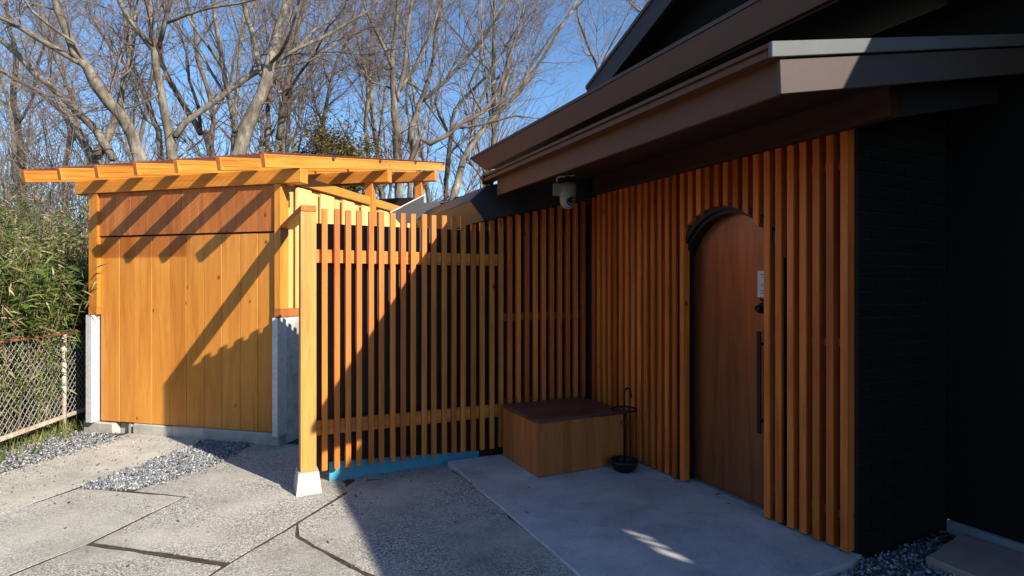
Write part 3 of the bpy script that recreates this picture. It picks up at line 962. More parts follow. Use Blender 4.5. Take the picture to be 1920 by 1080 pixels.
# panel of battens behind the bench
panel = empty('batten_panel', H(0, 2.683, 0), HA, 'shaded panel of tall battens under the eave, directly behind the wooden bench', 'screen')
for i in range(10):
    t = 0.873 - 0.0877 * i
    top = 2.085 + 0.243 * (1.155 - t)
    board('batten', panel, M['batten'], -t, -t + 0.043, 0.0, 0.04, 0.03, top, 0.002)
prism('backing_sheet', panel, M['backing'], [(-0.90, 0.12), (0.06, 0.03), (0.06, 2.33), (-0.90, 2.10)], 1, 0.085, 0.098)
board('corner_gap_fill', panel, M['backing'], -0.003, 0.055, -0.036, 0.10, -0.06, 2.32, 0.002)  # dark fill closing the corner gap, standing in for its shade
for z in (0.42, 1.20, 2.02):
    board('rail', panel, M['beam_dark'] if z != 1.20 else M['door'], -0.90, -0.03, 0.042, 0.078, z, z + 0.07, 0.001)

# ================================================================== bench box
bench = empty('bench_box', H(-0.545, 2.285, 0), HA, 'low timber bench box with a dark reddish lid in the corner', 'bench')
bx0, bx1, by0, by1 = -0.41, 0.415, -0.335, 0.335
xs = [bx0, -0.175, 0.035, 0.235, bx1]
for a, c in zip(xs[:-1], xs[1:]):
    board('front_board', bench, M['bench'], a + 0.001, c - 0.001, by0, by0 + 0.022, 0.004, 0.430, 0.0015)
ys = [by0 + 0.0225, -0.09, 0.12, by1]
for a, c in zip(ys[:-1], ys[1:]):
    board('side_board', bench, M['bench'], bx0, bx0 + 0.022, a + 0.001, c - 0.001, 0.004, 0.430, 0.0015)
    board('side_board', bench, M['bench'], bx1 - 0.022, bx1, a + 0.001, c - 0.001, 0.004, 0.430, 0.0015)
ls = [by0 - 0.012, -0.115, 0.11, by1]
for a, c in zip(ls[:-1], ls[1:]):
    board('lid_board', bench, M['bench_lid'], bx0 - 0.012, bx1 + 0.012, a + 0.0006, c - 0.0006, 0.4305, 0.4615, 0.003)

# ================================================================== umbrella stand
us = empty('umbrella_stand', H(-0.235, 1.80, 0), HA, 'black iron umbrella stand with hooked pole, ring and round bowl', 'umbrella stand')
b = Bag()
b.lathe([(0.0, 0.004), (0.062, 0.004), (0.075, 0.008), (0.098, 0.035), (0.110, 0.075), (0.114, 0.095), (0.108, 0.097), (0.103, 0.075), (0.09, 0.045), (0.065, 0.028), (0.0, 0.026)], 30)
b.obj('bowl', M['iron'], us, True)
b = Bag()
pts = [(0, 0, 0.02), (0, 0, 0.64)]
for k in range(1, 10):
    a = math.pi - k * math.pi * 1.05 / 9
    pts.append((0.03 + 0.03 * math.cos(a), -0.004, 0.64 + 0.038 * math.sin(a)))
pts.append((0.068, -0.006, 0.600))
b.tube(pts, 0.0085, 8)
b.tube([(0, 0, 0.425), (0.04, 0.02, 0.475), (0.085, 0.045, 0.505)], 0.0055, 6)
b.tube([(0, 0, 0.425), (-0.05, -0.02, 0.405), (-0.04, -0.03, 0.39)], 0.004, 6)
b.obj('pole', M['iron'], us, True)
b = Bag()
ring = [(0.100 * math.cos(2 * math.pi * k / 28), 0.100 * math.sin(2 * math.pi * k / 28), 0.508) for k in range(29)]
b.tube(ring, 0.0085, 8)
b.obj('ring', M['iron'], us, True)

# ================================================================== shed
shed = empty('shed', SO, SA, 'sunlit orange timber shed with open rafters and a plank front', 'shed')
# plinth
board('plinth_block', shed, M['plinth'], -2.47, -2.06, 0.0, 0.19, -0.10, 0.036, 0.008)
board('plinth_block', shed, M['plinth'], -2.055, -1.82, 0.09, 0.20, -0.10, 0.030, 0.006)
board('plinth_block', shed, M['plinth'], -1.80, -1.28, 0.01, 0.19, -0.10, 0.048, 0.008)
board('plinth_block', shed, M['plinth'], -1.275, 0.02, 0.0, 0.19, -0.10, 0.056, 0.008)
board('prop', shed, M['plinth'], -1.89, -1.85, 0.04, 0.08, -0.07, 0.035, 0.003)
# front planks
w = [0.2585, 0.214, 0.222, 0.226, 0.216, 0.222, 0.218, 0.224, 0.208, 0.219]
x = -2.260
for i, wi in enumerate(w):
    zb = 0.052 + 0.008 * (i / 9)
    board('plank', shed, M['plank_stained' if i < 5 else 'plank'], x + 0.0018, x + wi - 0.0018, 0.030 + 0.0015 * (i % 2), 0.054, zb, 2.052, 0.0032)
    x += wi
x = -2.260
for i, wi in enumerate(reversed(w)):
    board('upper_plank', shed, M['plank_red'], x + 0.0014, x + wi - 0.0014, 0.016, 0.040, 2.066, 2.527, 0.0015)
    x += wi
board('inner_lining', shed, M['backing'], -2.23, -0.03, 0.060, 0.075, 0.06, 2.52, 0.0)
# corner posts: timber above, steel below
for a, c, s0, s1 in ((-2.380, -2.262, -2.378, -2.300), (-0.026, 0.046, -0.026, 0.036)):
    board('post', shed, M['shed_post'], a, c, -0.012, 0.115, 1.292, 2.528, 0.003)
    board('post_shoe', shed, M['plank_red'], a, c, -0.014, 0.117, 1.212, 1.2905, 0.002)
    board('steel_post', shed, M['galv'], s0, s1, -0.045, 0.098, 0.040, 1.206, 0.002)
board('front_beam', shed, M['beam_x'], -2.567, 0.277, -0.020, 0.100, 2.530, 2.670, 0.003)
# rafters
RS = 0.19
th = math.atan(RS)
_raf = None
for i in range(7):
    x = 0.25 - 0.473 * i
    y0, y1, hh = -0.53, 3.80, 0.118
    zb0 = 2.671 + RS * y0
    cy = (y0 + y1) / 2
    cz = 2.671 + RS * cy + hh / 2 / math.cos(th)
    r_ = board('rafter', shed, M['cedar_y'], -0.0225, 0.0225, -(y1 - y0) / 2 / math.cos(th), (y1 - y0) / 2 / math.cos(th), -hh / 2, hh / 2, 0.002, loc=(x, cy, cz), rot=(th, 0, 0))
_raf = r_.data
_raf.materials.append(M['plank_red'])
for p in _raf.polygons:
    p.material_index = 1 if abs(p.normal.y) > 0.9 else 0
# purlins and their posts
for y, xl in ((1.81, -2.55), (3.37, -2.55)):
    zt = 2.669 + RS * y
    board('purlin', shed, M['beam_x'], xl, 0.28, y, y + 0.105, zt - 0.15, zt, 0.003)
    board('post', shed, M['shed_post'], -0.055, 0.055, y + 0.004, y + 0.110, -0.06, zt - 0.152, 0.003)
    board('post', shed, M['cedar'], -2.36, -2.25, y + 0.004, y + 0.110, -0.06, zt - 0.152, 0.003)
# battens over the rafters and a clear sheet on them
def top_z(y):
    return 2.671 + RS * y + hh / math.cos(th)
for y in (0.55, 1.60, 2.65, 3.72):
    board('roof_batten', shed, M['red_strip'], -2.66, 0.30, -0.02, 0.02, -0.010, 0.010, 0.001, loc=(-1.18, y, top_z(y) - 0.0125), rot=(th, 0, 0))
V, F = [], []
nx = 330
for j, y in enumerate((-0.545, 3.85)):
    for i in range(nx + 1):
        xx = -2.72 + 3.06 * i / nx
        V.append((xx, y, top_z(y) + 0.0085 + 0.006 * math.sin(2 * math.pi * xx / 0.076)))
for i in range(nx):
    F.append((i, i + 1, nx + 2 + i, nx + 1 + i))
obj('roof_sheet', mesh_from('roof_sheet', V, F, M['clear'], True), shed)
# right-hand side: head rail, boards lapped over boards, sill, steel lining below
board('side_rail', shed, M['cedar_y'], -0.07, 0.026, 0.102, 3.36, 2.575, 2.675, 0.002)
y = 0.118
k = 0
while y < 3.25:
    board('side_board', shed, M['pale'], -0.050, -0.030, y, y + 0.212, 1.292, 2.56, 0.0015)
    y += 0.2165
for y in (0.28, 0.72, 1.17, 1.62, 2.07, 2.52, 2.97):
    board('side_board', shed, M['pale'], 0.0, 0.024, y, y + 0.258, 1.292, 2.545, 0.002)
board('side_sill', shed, M['plank_red'], -0.03, 0.040, 0.118, 3.30, 1.212, 1.2905, 0.002)
board('side_sheet', shed, M['galv_dirty'], 0.014, 0.028, 0.099, 3.30, -0.06, 1.209, 0.0)
board('left_wall', shed, M['backing'], -2.33, -2.30, 0.12, 3.30, -0.05, 2.55, 0.0)
board('back_wall', shed, M['backing'], -2.30, -0.06, 3.30, 3.33, -0.05, 2.9, 0.0)

# ================================================================== chain-link fence
cl_dir = Vector((0.15, -0.99, 0)).normalized()
cf = empty('chain_link_fence', (-4.89, 6.29, -0.08), math.atan2(cl_dir.y, cl_dir.x), 'rusty white chain-link fence in front of the bamboo, left of the shed', 'fence')
for x in (-1.75, 0.0, 1.9, 3.8):
    b = Bag()
    b.tube([(x, 0, -0.1), (x, 0, 1.075)], 0.022, 10)
    b.obj('post', M['rust'], cf, True)
b = Bag()
b.box(-1.75, 3.8, -0.016, 0.016, 1.070, 1.094)
b.obj('top_rail', M['rust_red'], cf)
b = Bag()
b.box(-1.75, 3.8, -0.018, 0.018, 0.160, 0.195)
b.obj('bottom_rail', M['rust'], cf)
b = Bag()
z0, z1, p = 0.17, 1.07, 0.080
hgt = z1 - z0
k = -1.75 - hgt
def wire(x, sgn, y):
    xa, za, xb, zb = x, z0, x + hgt * 0.95, z1
    if sgn < 0:
        xa, xb = xb, xa
    # clip to the run of the fence
    if max(xa, xb) < -1.75 or min(xa, xb) > 3.8:
        return
    t0, t1 = 0.0, 1.0
    for lim, sg in ((-1.75, 1), (3.8, -1)):
        fa, fb = sg * (xa - lim), sg * (xb - lim)
        if fa < 0 and fb < 0:
            return
        if fa < 0:
            t0 = max(t0, fa / (fa - fb))
        if fb < 0:
            t1 = min(t1, fa / (fa - fb))
    P = lambda t: (xa + (xb - xa) * t, y, za + (zb - za) * t)
    n = 8
    pts = []
    for i in range(n + 1):
        q = P(t0 + (t1 - t0) * i / n)
        pts.append((q[0], q[1] + 0.004 * math.sin(i * 2.3), q[2]))
    b.tube(pts, 0.0028, 4)
while k < 3.8:
    wire(k, 1, 0.003)
    wire(k, -1, -0.003)
    k += p
wm = b.obj('wire_mesh', M['wire'], cf)
wm['kind'] = 'stuff'

# ================================================================== stepping stone, dead leaves
sp = [H(0.36, -0.16), H(0.85, -0.075), H(0.89, -0.55), H(0.86, -1.05), H(0.34, -1.0), H(0.345, -0.5)]
stone = obj('stepping_stone', prism_mesh('stepping_stone', rough_edge([tuple(q[:2]) for q in sp], 0.12, 0.006), 2, -0.09, 0.012, M['stone'], 0.008))
tag(stone, 'flat pinkish stepping stone in dark gravel beside the black wall', 'stepping stone')

def leaf_mesh(name, P, D, U, L, W, mat, curl=0.25):
    """Lance-shaped leaves: base, two shoulders, tip; folded a little along the rib."""
    n = len(P)
    S = np.cross(D, U)
    S /= np.linalg.norm(S, axis=1)[:, None] + 1e-9
    Nn = np.cross(S, D)
    L = L[:, None]
    W = W[:, None]
    V = np.stack([P, P + D * L * 0.38 + S * W + Nn * W * curl, P + D * L - Nn * L * 0.16, P + D * L * 0.38 - S * W + Nn * W * curl], 1)
    base = (np.arange(n) * 4)[:, None]
    F = np.concatenate([base + np.array([[0, 1, 2]]), base + np.array([[0, 2, 3]])], 0)
    return fast_mesh(name, V.reshape(-1, 3), F, mat)

def unit(A):
    return A / (np.linalg.norm(A, axis=1)[:, None] + 1e-9)

def litter(n, pts_fn, z):
    P = np.array([pts_fn() for _ in range(n)])
    P = np.column_stack([P, np.array([z(x, y) if callable(z) else z for x, y in P]) + rng.uniform(0.004, 0.03, n)])
    D = unit(np.column_stack([rng.normal(size=(n, 2)), rng.normal(0, 0.25, n)]))
    U = unit(np.column_stack([rng.normal(0, .4, (n, 2)), np.ones(n)]))
    return P, D, U
def corner():
    q = H(0.87 - abs(random.gauss(0, 0.09)), 0.0 - abs(random.gauss(0, 0.14)))
    return q.x, q.y
P, D, U = litter(95, corner, -0.03)
o = obj('dead_leaves', leaf_mesh('dead_leaves', P, D, U, rng.uniform(0.03, 0.06, 95), rng.uniform(0.008, 0.015, 95), M['dead_leaf']))
tag(o, kind='stuff')
def wide():
    q = H(random.uniform(-0.2, 0.8), random.uniform(-1.2, 0.0)) if random.random() < .55 else H(0.06 - abs(random.gauss(0, .06)), random.uniform(0.0, 2.0))
    return q.x, q.y
P, D, U = litter(60, wide, -0.022)
o = obj('dead_leaves', leaf_mesh('dead_leaves', P, D, U, rng.uniform(0.02, 0.045, 60), rng.uniform(0.006, 0.012, 60), M['dead_leaf']))
tag(o, kind='stuff')

LIMBS = {
    'A': [[[-7.31,10.2,-0.3,0.1416],[-7.4,10.2,3.75,0.1133],[-7.49,10.31,3.83,0.1098],[-7.65,10.42,3.94,0.082],[-7.9,10.53,4.28,0.078],[-8.15,10.64,4.58,0.0739],[-8.43,10.75,4.91,0.0647]],[[-7.4,10.2,3.77,0.0944],[-7.3,10.2,3.93,0.085],[-7.18,10.21,4.15,0.0756],[-7.06,10.21,4.43,0.0709],[-6.95,10.22,4.76,0.0615],[-6.86,10.22,5.29,0.052],[-6.72,10.22,5.85,0.0426],[-6.68,10.23,6.42,0.0331]],[[-7.05,10.2,3.77,0.0803],[-7.17,10.17,3.98,0.08],[-7.31,10.13,4.28,0.075],[-7.57,10.09,4.55,0.0747],[-7.79,10.05,4.78,0.0698],[-8.0,10.01,4.99,0.0649],[-8.25,9.97,5.19,0.06],[-8.53,9.93,5.52,0.0552],[-8.8,9.9,5.78,0.0504],[-9.22,9.86,6.06,0.0411],[-9.55,9.82,6.36,0.0318]]],
    'B': [[[-6.25,9.6,-0.3,0.1445],[-6.22,9.6,3.67,0.1156],[-6.28,9.52,4.03,0.1102],[-6.38,9.44,4.3,0.1049],[-6.53,9.36,4.51,0.0997],[-6.7,9.28,4.79,0.0945],[-6.79,9.2,5.02,0.0852],[-6.9,9.12,5.21,0.076],[-6.97,9.04,5.49,0.0669],[-7.05,8.96,5.81,0.0581],[-7.07,8.88,6.02,0.0534],[-7.1,8.8,6.39,0.0407]],[[-6.86,9.12,5.07,0.0507],[-7.23,9.09,5.29,0.0505],[-7.48,9.05,5.44,0.0461],[-7.77,9.02,5.62,0.0418],[-7.99,8.99,5.72,0.0374],[-8.37,8.95,5.89,0.029]],[[-6.79,9.2,5.02,0.0341],[-6.83,8.99,5.33,0.0291],[-7.04,8.79,5.49,0.0244],[-7.15,8.58,5.63,0.0199],[-7.14,8.38,5.77,0.0155]]],
    'C': [[[-5.76,10.0,-0.3,0.1158],[-5.91,10.0,3.74,0.0926],[-5.9,9.91,4.13,0.0872],[-5.91,9.82,4.44,0.0773],[-5.93,9.73,4.86,0.0721],[-5.95,9.64,5.19,0.0669],[-5.95,9.55,5.45,0.0619],[-6.1,9.46,5.68,0.0482],[-6.25,9.37,5.92,0.0434],[-6.33,9.28,6.14,0.0387],[-6.42,9.19,6.52,0.0298]],[[-5.95,9.55,5.51,0.0442],[-6.05,9.64,5.87,0.0402],[-6.1,9.73,6.37,0.036],[-6.09,9.82,6.96,0.0318]],[[-5.86,9.55,5.48,0.0442],[-5.65,9.39,5.82,0.0391],[-5.47,9.23,6.12,0.0342],[-5.25,9.07,6.54,0.0252]],[[-5.62,9.39,5.82,0.0261],[-5.35,9.36,5.92,0.026],[-4.84,9.33,6.05,0.0216],[-4.45,9.3,6.09,0.0215],[-3.95,9.27,6.18,0.0172]],[[-5.8,9.91,4.1,0.0642],[-5.68,10.0,4.37,0.0602],[-5.3,10.1,4.71,0.0561],[-4.97,10.19,5.02,0.0566],[-4.64,10.29,5.31,0.0524],[-4.23,10.38,5.57,0.0433],[-3.88,10.48,5.87,0.0388],[-3.52,10.57,6.07,0.0343],[-3.16,10.67,6.34,0.0296],[-2.69,10.76,6.68,0.0249]],[[-3.88,10.48,5.87,0.0291],[-3.74,10.72,6.26,0.0248],[-3.55,10.96,6.54,0.0254],[-3.32,11.19,6.79,0.0207]],[[-4.45,10.29,5.38,0.0286],[-4.15,10.5,5.55,0.0243],[-3.74,10.7,5.73,0.0248],[-3.3,10.91,6.15,0.0202]],[[-5.93,9.73,4.83,0.0225],[-6.04,9.66,4.68,0.0224],[-6.27,9.6,4.54,0.0178],[-6.49,9.54,4.46,0.0132]]],
    'D': [[[-6.47,12.5,-0.3,0.1085],[-6.52,12.5,4.36,0.0868],[-6.75,12.5,4.86,0.081],[-6.98,12.5,5.24,0.0752],[-7.25,12.49,5.7,0.0694],[-7.43,12.49,6.01,0.0636],[-7.58,12.49,6.36,0.0578],[-7.63,12.49,6.82,0.0463],[-7.52,12.49,7.4,0.0347]],[[-6.76,12.5,4.86,0.0463],[-6.7,12.3,5.37,0.0399],[-6.78,12.1,5.87,0.0336],[-6.72,11.91,6.35,0.0276],[-6.83,11.71,6.92,0.0217]]],
    'E': [[[-4.84,9.9,-0.3,0.1776],[-4.77,9.9,3.74,0.1421],[-4.71,9.91,3.84,0.1377],[-4.57,9.92,4.26,0.1286],[-4.41,9.93,4.63,0.1196],[-4.26,9.94,5.09,0.1105],[-4.19,9.96,5.37,0.0968],[-4.09,9.97,5.68,0.0877],[-4.04,9.98,6.03,0.0785],[-3.91,9.99,6.49,0.0694],[-3.81,10.0,6.96,0.0556]],[[-4.31,9.94,5.18,0.0599],[-4.42,10.08,5.36,0.056],[-4.57,10.22,5.88,0.052],[-4.76,10.35,6.36,0.0479],[-4.89,10.49,6.75,0.0437],[-5.02,10.63,7.31,0.0344]],[[-4.19,9.96,5.37,0.0369],[-3.9,9.69,5.45,0.0314],[-3.62,9.43,5.69,0.0262],[-3.4,9.17,6.0,0.0212]]],
    'F': [[[-5.3,11.5,-0.3,0.0799],[-5.41,11.5,4.16,0.0639],[-5.53,11.55,4.63,0.0641],[-5.69,11.59,5.29,0.059],[-5.82,11.64,5.81,0.0539],[-5.92,11.68,6.44,0.0487],[-6.05,11.73,7.01,0.0434],[-6.11,11.78,7.39,0.0382],[-6.18,11.82,7.85,0.0328]],[[-5.84,11.64,5.92,0.0323],[-5.95,11.47,6.17,0.0319],[-6.18,11.31,6.53,0.0262],[-6.35,11.15,6.87,0.0206]],[[-5.69,11.59,5.29,0.0322],[-6.08,11.83,5.77,0.0329],[-6.54,12.07,6.42,0.0279],[-7.06,12.3,6.97,0.0228]]],
    'G': [[[-5.25,12.0,-0.3,0.0695],[-5.11,12.0,4.39,0.0556],[-5.13,12.13,4.98,0.0506],[-5.17,12.27,5.59,0.0511],[-5.05,12.4,6.44,0.0459],[-4.88,12.54,7.19,0.0348],[-4.83,12.67,7.83,0.0293]],[[-4.86,12.0,4.59,0.0667],[-4.77,12.07,5.45,0.0615],[-4.65,12.15,6.26,0.0506],[-4.53,12.22,7.05,0.0453],[-4.41,12.3,7.65,0.0342],[-4.3,12.37,8.26,0.0286]],[[-4.75,12.07,5.52,0.0335],[-4.36,11.78,5.86,0.0273],[-3.93,11.48,6.18,0.0266],[-3.57,11.18,6.57,0.0207]]],
    'H': [[[-7.96,13.0,-0.3,0.0827],[-7.94,13.0,4.51,0.0662],[-8.07,13.0,5.2,0.0662],[-8.25,13.0,5.75,0.0662],[-8.43,13.0,6.23,0.0602],[-8.65,13.0,6.71,0.0542],[-8.71,13.01,7.28,0.0482],[-8.79,13.01,8.0,0.0421]],[[-8.37,13.0,6.14,0.0361],[-8.76,12.87,6.62,0.0357],[-9.02,12.74,7.04,0.0295],[-9.22,12.6,7.51,0.0233],[-9.24,12.47,7.97,0.0173]]],
    'I': [[[-2.29,12.0,-0.3,0.125],[-2.38,12.0,4.17,0.1],[-2.4,11.95,4.68,0.0941],[-2.43,11.91,5.11,0.0827],[-2.45,11.86,5.6,0.0714],[-2.46,11.82,6.21,0.0547],[-2.37,11.77,6.84,0.0436],[-2.31,11.73,7.36,0.038],[-2.27,11.68,7.88,0.027]],[[-2.38,11.91,5.36,0.0551],[-2.34,11.84,5.5,0.0493],[-2.21,11.78,6.0,0.0491],[-2.14,11.71,6.63,0.0434],[-2.02,11.65,7.32,0.0323],[-1.93,11.58,7.72,0.0268]],[[-2.45,11.82,5.99,0.0383],[-2.62,11.66,6.43,0.0378],[-2.77,11.5,6.72,0.032],[-2.87,11.35,6.96,0.0263],[-2.95,11.19,7.3,0.0207]],[[-2.31,11.84,5.54,0.0384],[-1.91,11.93,6.28,0.0387],[-1.7,12.02,6.77,0.0334],[-1.49,12.11,7.56,0.028],[-1.36,12.2,8.05,0.0226]]],
    'J': [[[-2.08,13.0,-0.3,0.1054],[-2.17,13.0,4.36,0.0843],[-2.31,12.99,4.78,0.0782],[-2.28,12.97,5.1,0.0721],[-2.08,12.96,5.62,0.066],[-1.88,12.95,6.18,0.0539],[-1.76,12.93,6.77,0.0479],[-1.67,12.92,7.45,0.0419],[-1.55,12.91,7.95,0.0299]],[[-2.02,12.96,5.7,0.048],[-1.43,12.87,6.18,0.0476],[-1.03,12.77,6.58,0.0414],[-0.7,12.67,6.93,0.0352],[-0.38,12.58,7.32,0.0291],[-0.03,12.48,7.74,0.0231]],[[-2.28,12.97,5.1,0.036],[-2.36,12.87,5.55,0.0298],[-2.3,12.76,6.11,0.0295],[-2.11,12.65,6.42,0.0234]]],
    'K': [[[-2.02,11.5,-0.3,0.0665],[-2.02,11.5,4.06,0.0532],[-1.64,11.57,4.39,0.0536],[-1.29,11.63,4.59,0.0485],[-1.01,11.7,4.86,0.0433],[-0.58,11.77,5.1,0.0436],[-0.36,11.84,5.41,0.0384],[-0.14,11.9,5.99,0.0331],[0.0,11.97,6.49,0.0277],[0.17,12.04,6.96,0.0223]],[[-1.06,11.7,4.75,0.0271],[-0.57,11.71,4.83,0.0271],[0.08,11.71,5.0,0.0217],[0.49,11.71,4.95,0.0163]],[[-0.6,11.77,5.1,0.0272],[-0.86,11.61,5.59,0.0269],[-0.64,11.45,5.95,0.0212],[-0.58,11.3,6.31,0.0157]]],
    'L': [[[-1.48,14.0,-0.3,0.0891],[-1.61,14.0,3.68,0.0713],[-1.57,13.88,4.16,0.0707],[-1.5,13.75,4.68,0.0637],[-1.45,13.63,5.16,0.0568],[-1.34,13.5,5.66,0.05],[-0.9,13.38,6.12,0.0372],[-0.55,13.25,6.41,0.0307],[-0.24,13.13,6.85,0.0243]],[[-1.45,13.63,5.1,0.0378],[-1.67,13.38,5.46,0.0372],[-1.76,13.13,5.75,0.0304],[-1.61,12.88,6.03,0.0239]]],
    'M': [[[-1.34,12.5,-0.3,0.123],[-1.3,12.5,3.35,0.0984],[-1.22,12.57,3.71,0.0931],[-1.09,12.64,4.23,0.0819],[-0.86,12.71,4.71,0.0706],[-0.39,12.78,5.32,0.0591],[0.0,12.84,5.7,0.0535],[0.39,12.91,6.2,0.0478],[0.76,12.98,6.79,0.0361],[1.17,13.05,7.51,0.0302],[1.49,13.12,8.06,0.0243]],[[-0.39,12.78,5.32,0.0355],[-0.12,13.05,6.21,0.0362],[-0.06,13.32,6.93,0.0308],[0.31,13.59,7.66,0.0252]],[[0.0,12.84,5.7,0.0297],[0.47,12.78,6.47,0.0296],[0.94,12.72,7.16,0.0236],[1.35,12.66,7.6,0.0176]],[[-0.99,12.64,4.31,0.0468],[-0.84,12.9,5.2,0.0418],[-0.67,13.16,5.89,0.0366],[-0.25,13.42,6.47,0.0311]]],
    'N': [[[2.22,15.0,6.22,0.0417],[2.23,15.03,7.25,0.0417],[1.99,15.05,7.81,0.0348],[1.72,15.08,8.62,0.0279],[1.68,15.1,9.05,0.021]],[[2.23,15.03,7.06,0.0278],[2.55,14.87,7.76,0.0275],[2.72,14.71,8.04,0.0204],[2.9,14.56,8.37,0.0202]]],
    'O': [[[5.04,16.0,7.13,0.0667],[4.1,16.11,8.88,0.0522],[3.83,16.22,9.16,0.0375],[3.55,16.33,9.39,0.0302],[3.35,16.43,9.64,0.0228]],[[4.1,16.11,8.88,0.0373],[3.95,16.27,9.48,0.0301],[3.88,16.42,10.02,0.0228]]],
    'P': [[[-11.51,13.5,-0.3,0.1016],[-11.5,13.5,4.25,0.0813],[-11.62,13.57,5.14,0.0754],[-11.8,13.63,6.04,0.0694],[-11.8,13.7,6.95,0.0571],[-12.04,13.77,7.87,0.0446],[-12.17,13.83,8.67,0.032]],[[-11.64,13.57,5.39,0.044],[-11.17,13.4,5.84,0.0372],[-10.9,13.23,6.65,0.0306],[-10.46,13.07,7.31,0.0242]]],
    'Q': [[[-9.4,12.0,-0.3,0.0834],[-9.28,12.0,4.06,0.0667],[-9.21,12.05,4.62,0.0669],[-9.41,12.1,5.14,0.056],[-10.01,12.15,5.66,0.045],[-10.51,12.2,5.91,0.0395],[-11.12,12.25,6.27,0.034]],[[-9.17,12.05,4.6,0.0502],[-9.22,12.14,5.32,0.045],[-9.62,12.22,6.25,0.034],[-10.03,12.31,6.97,0.0285],[-10.16,12.4,7.7,0.023]]],
    'R': [[[-7.63,14.5,-0.3,0.0839],[-7.59,14.5,4.83,0.0671],[-7.54,14.55,5.68,0.0674],[-7.7,14.6,6.5,0.0608],[-8.0,14.65,7.33,0.0542],[-8.1,14.69,8.17,0.0476],[-8.33,14.74,8.87,0.0341]],[[-7.57,14.55,5.81,0.0404],[-7.23,14.73,6.68,0.0341],[-7.18,14.91,7.57,0.0345],[-6.98,15.09,8.48,0.0279]]],
    'S': [[[-4.7,14.0,-0.3,0.0649],[-4.67,14.0,4.74,0.0519],[-4.57,13.89,5.36,0.0514],[-4.4,13.78,6.09,0.0447],[-4.18,13.67,6.82,0.038],[-3.77,13.56,7.53,0.0314],[-3.49,13.45,8.1,0.0249]],[[-4.55,13.89,5.42,0.0322],[-4.82,14.07,6.06,0.0326],[-4.95,14.25,6.91,0.0264],[-4.81,14.43,7.64,0.02]]],
    'U': [[[-3.69,15.0,-0.3,0.0781],[-3.75,15.0,4.9,0.0625],[-3.81,14.96,5.65,0.0554],[-3.73,14.91,6.61,0.0552],[-3.86,14.87,7.42,0.0482],[-4.05,14.83,8.23,0.0343],[-4.11,14.78,8.89,0.0274]],[[-3.73,14.91,6.47,0.0345],[-3.45,15.02,7.2,0.0348],[-3.22,15.12,8.08,0.028]]],
}

# ================================================================== plants on the left
FD = np.array([-0.15, 0.99])            # along the chain-link fence, away from the camera
FN = np.array([-0.99, -0.15])           # away from the yard
def behind_fence(along, off):
    p = np.array([-4.89, 6.29]) + FD * along + FN * off
    return p

n_st = 1900
al = rng.uniform(-2.4, 5.0, n_st)
of = 0.10 + 3.2 * rng.random(n_st) ** 1.5
base = np.array([behind_fence(a, o) for a, o in zip(al, of)])
hgt_s = np.clip(1.55 + 0.42 * of + 0.10 * np.maximum(al, 0) + rng.normal(0, 0.22, n_st), 0.8, 3.4)
lean = rng.normal(0, 0.13, (n_st, 2)) + np.array([0.05, -0.04])
LP, LD, LU, LL, LW = [], [], [], [], []
stem_pts = []
for i in range(n_st):
    b0 = np.array([base[i, 0], base[i, 1], -0.12])
    tip = b0 + np.array([lean[i, 0] * hgt_s[i], lean[i, 1] * hgt_s[i], hgt_s[i] + 0.12])
    stem_pts.append((b0, (b0 + tip) / 2 + rng.normal(0, 0.03, 3), tip))
    m = 34
    u = 0.18 + 0.82 * rng.random(m) ** 0.75
    q = b0 + (tip - b0) * u[:, None] + rng.normal(0, 0.07, (m, 3))
    d = np.column_stack([rng.normal(0, 0.8, (m, 2)), rng.normal(-0.12, 0.5, m)])
    LP.append(q)
    LD.append(unit(d))
    LU.append(unit(np.column_stack([rng.normal(0, .5, (m, 2)), np.ones(m)])))
    LL.append(rng.uniform(0.08, 0.18, m))
    LW.append(rng.uniform(0.005, 0.0125, m))
dryness = 0.5 + 0.5 * np.sin(base[:, 0] * 2.1 + 1.0) * np.cos(base[:, 1] * 1.7) + 0.25 * (hgt_s - 1.9) + rng.normal(0, 0.25, n_st)
for nm, mat, pick in (('bamboo_grass', M['sasa'], [i for i in range(n_st) if dryness[i] < 1.0]), ('dry_bamboo_grass', M['sasa_dry'], [i for i in range(n_st) if dryness[i] >= 1.0])):
    f = 1.0 if mat is M['sasa'] else 0.62
    o = obj(nm, leaf_mesh(nm, np.concatenate([LP[i] for i in pick]), np.concatenate([LD[i] for i in pick]), np.concatenate([LU[i] for i in pick]), np.concatenate([LL[i] for i in pick]), np.concatenate([LW[i] for i in pick]) * f, mat))
    tag(o, kind='stuff')

def seg_mesh(name, P0, P1, R0, R1, sides, mat, smooth=True):
    """Many short tapered tubes in one go."""
    P0, P1, R0, R1 = (np.asarray(a, float) for a in (P0, P1, R0, R1))
    d = unit(P1 - P0)
    ref = np.where(np.abs(d[:, 2:3]) > 0.85, np.array([[1.0, 0, 0]]), np.array([[0, 0, 1.0]]))
    s = unit(np.cross(d, ref))
    t = np.cross(d, s)
    n = len(P0)
    V = np.empty((n, 2 * sides, 3))
    for k in range(sides):
        a = 2 * math.pi * k / sides
        off = s * math.cos(a) + t * math.sin(a)
        V[:, k] = P0 + off * R0[:, None]
        V[:, sides + k] = P1 + off * R1[:, None]
    f = np.array([[k, (k + 1) % sides, sides + (k + 1) % sides, sides + k] for k in range(sides)])
    F = (f[None] + (np.arange(n) * 2 * sides)[:, None, None]).reshape(-1, 4)
    return fast_mesh(name, V.reshape(-1, 3), F, mat, smooth)

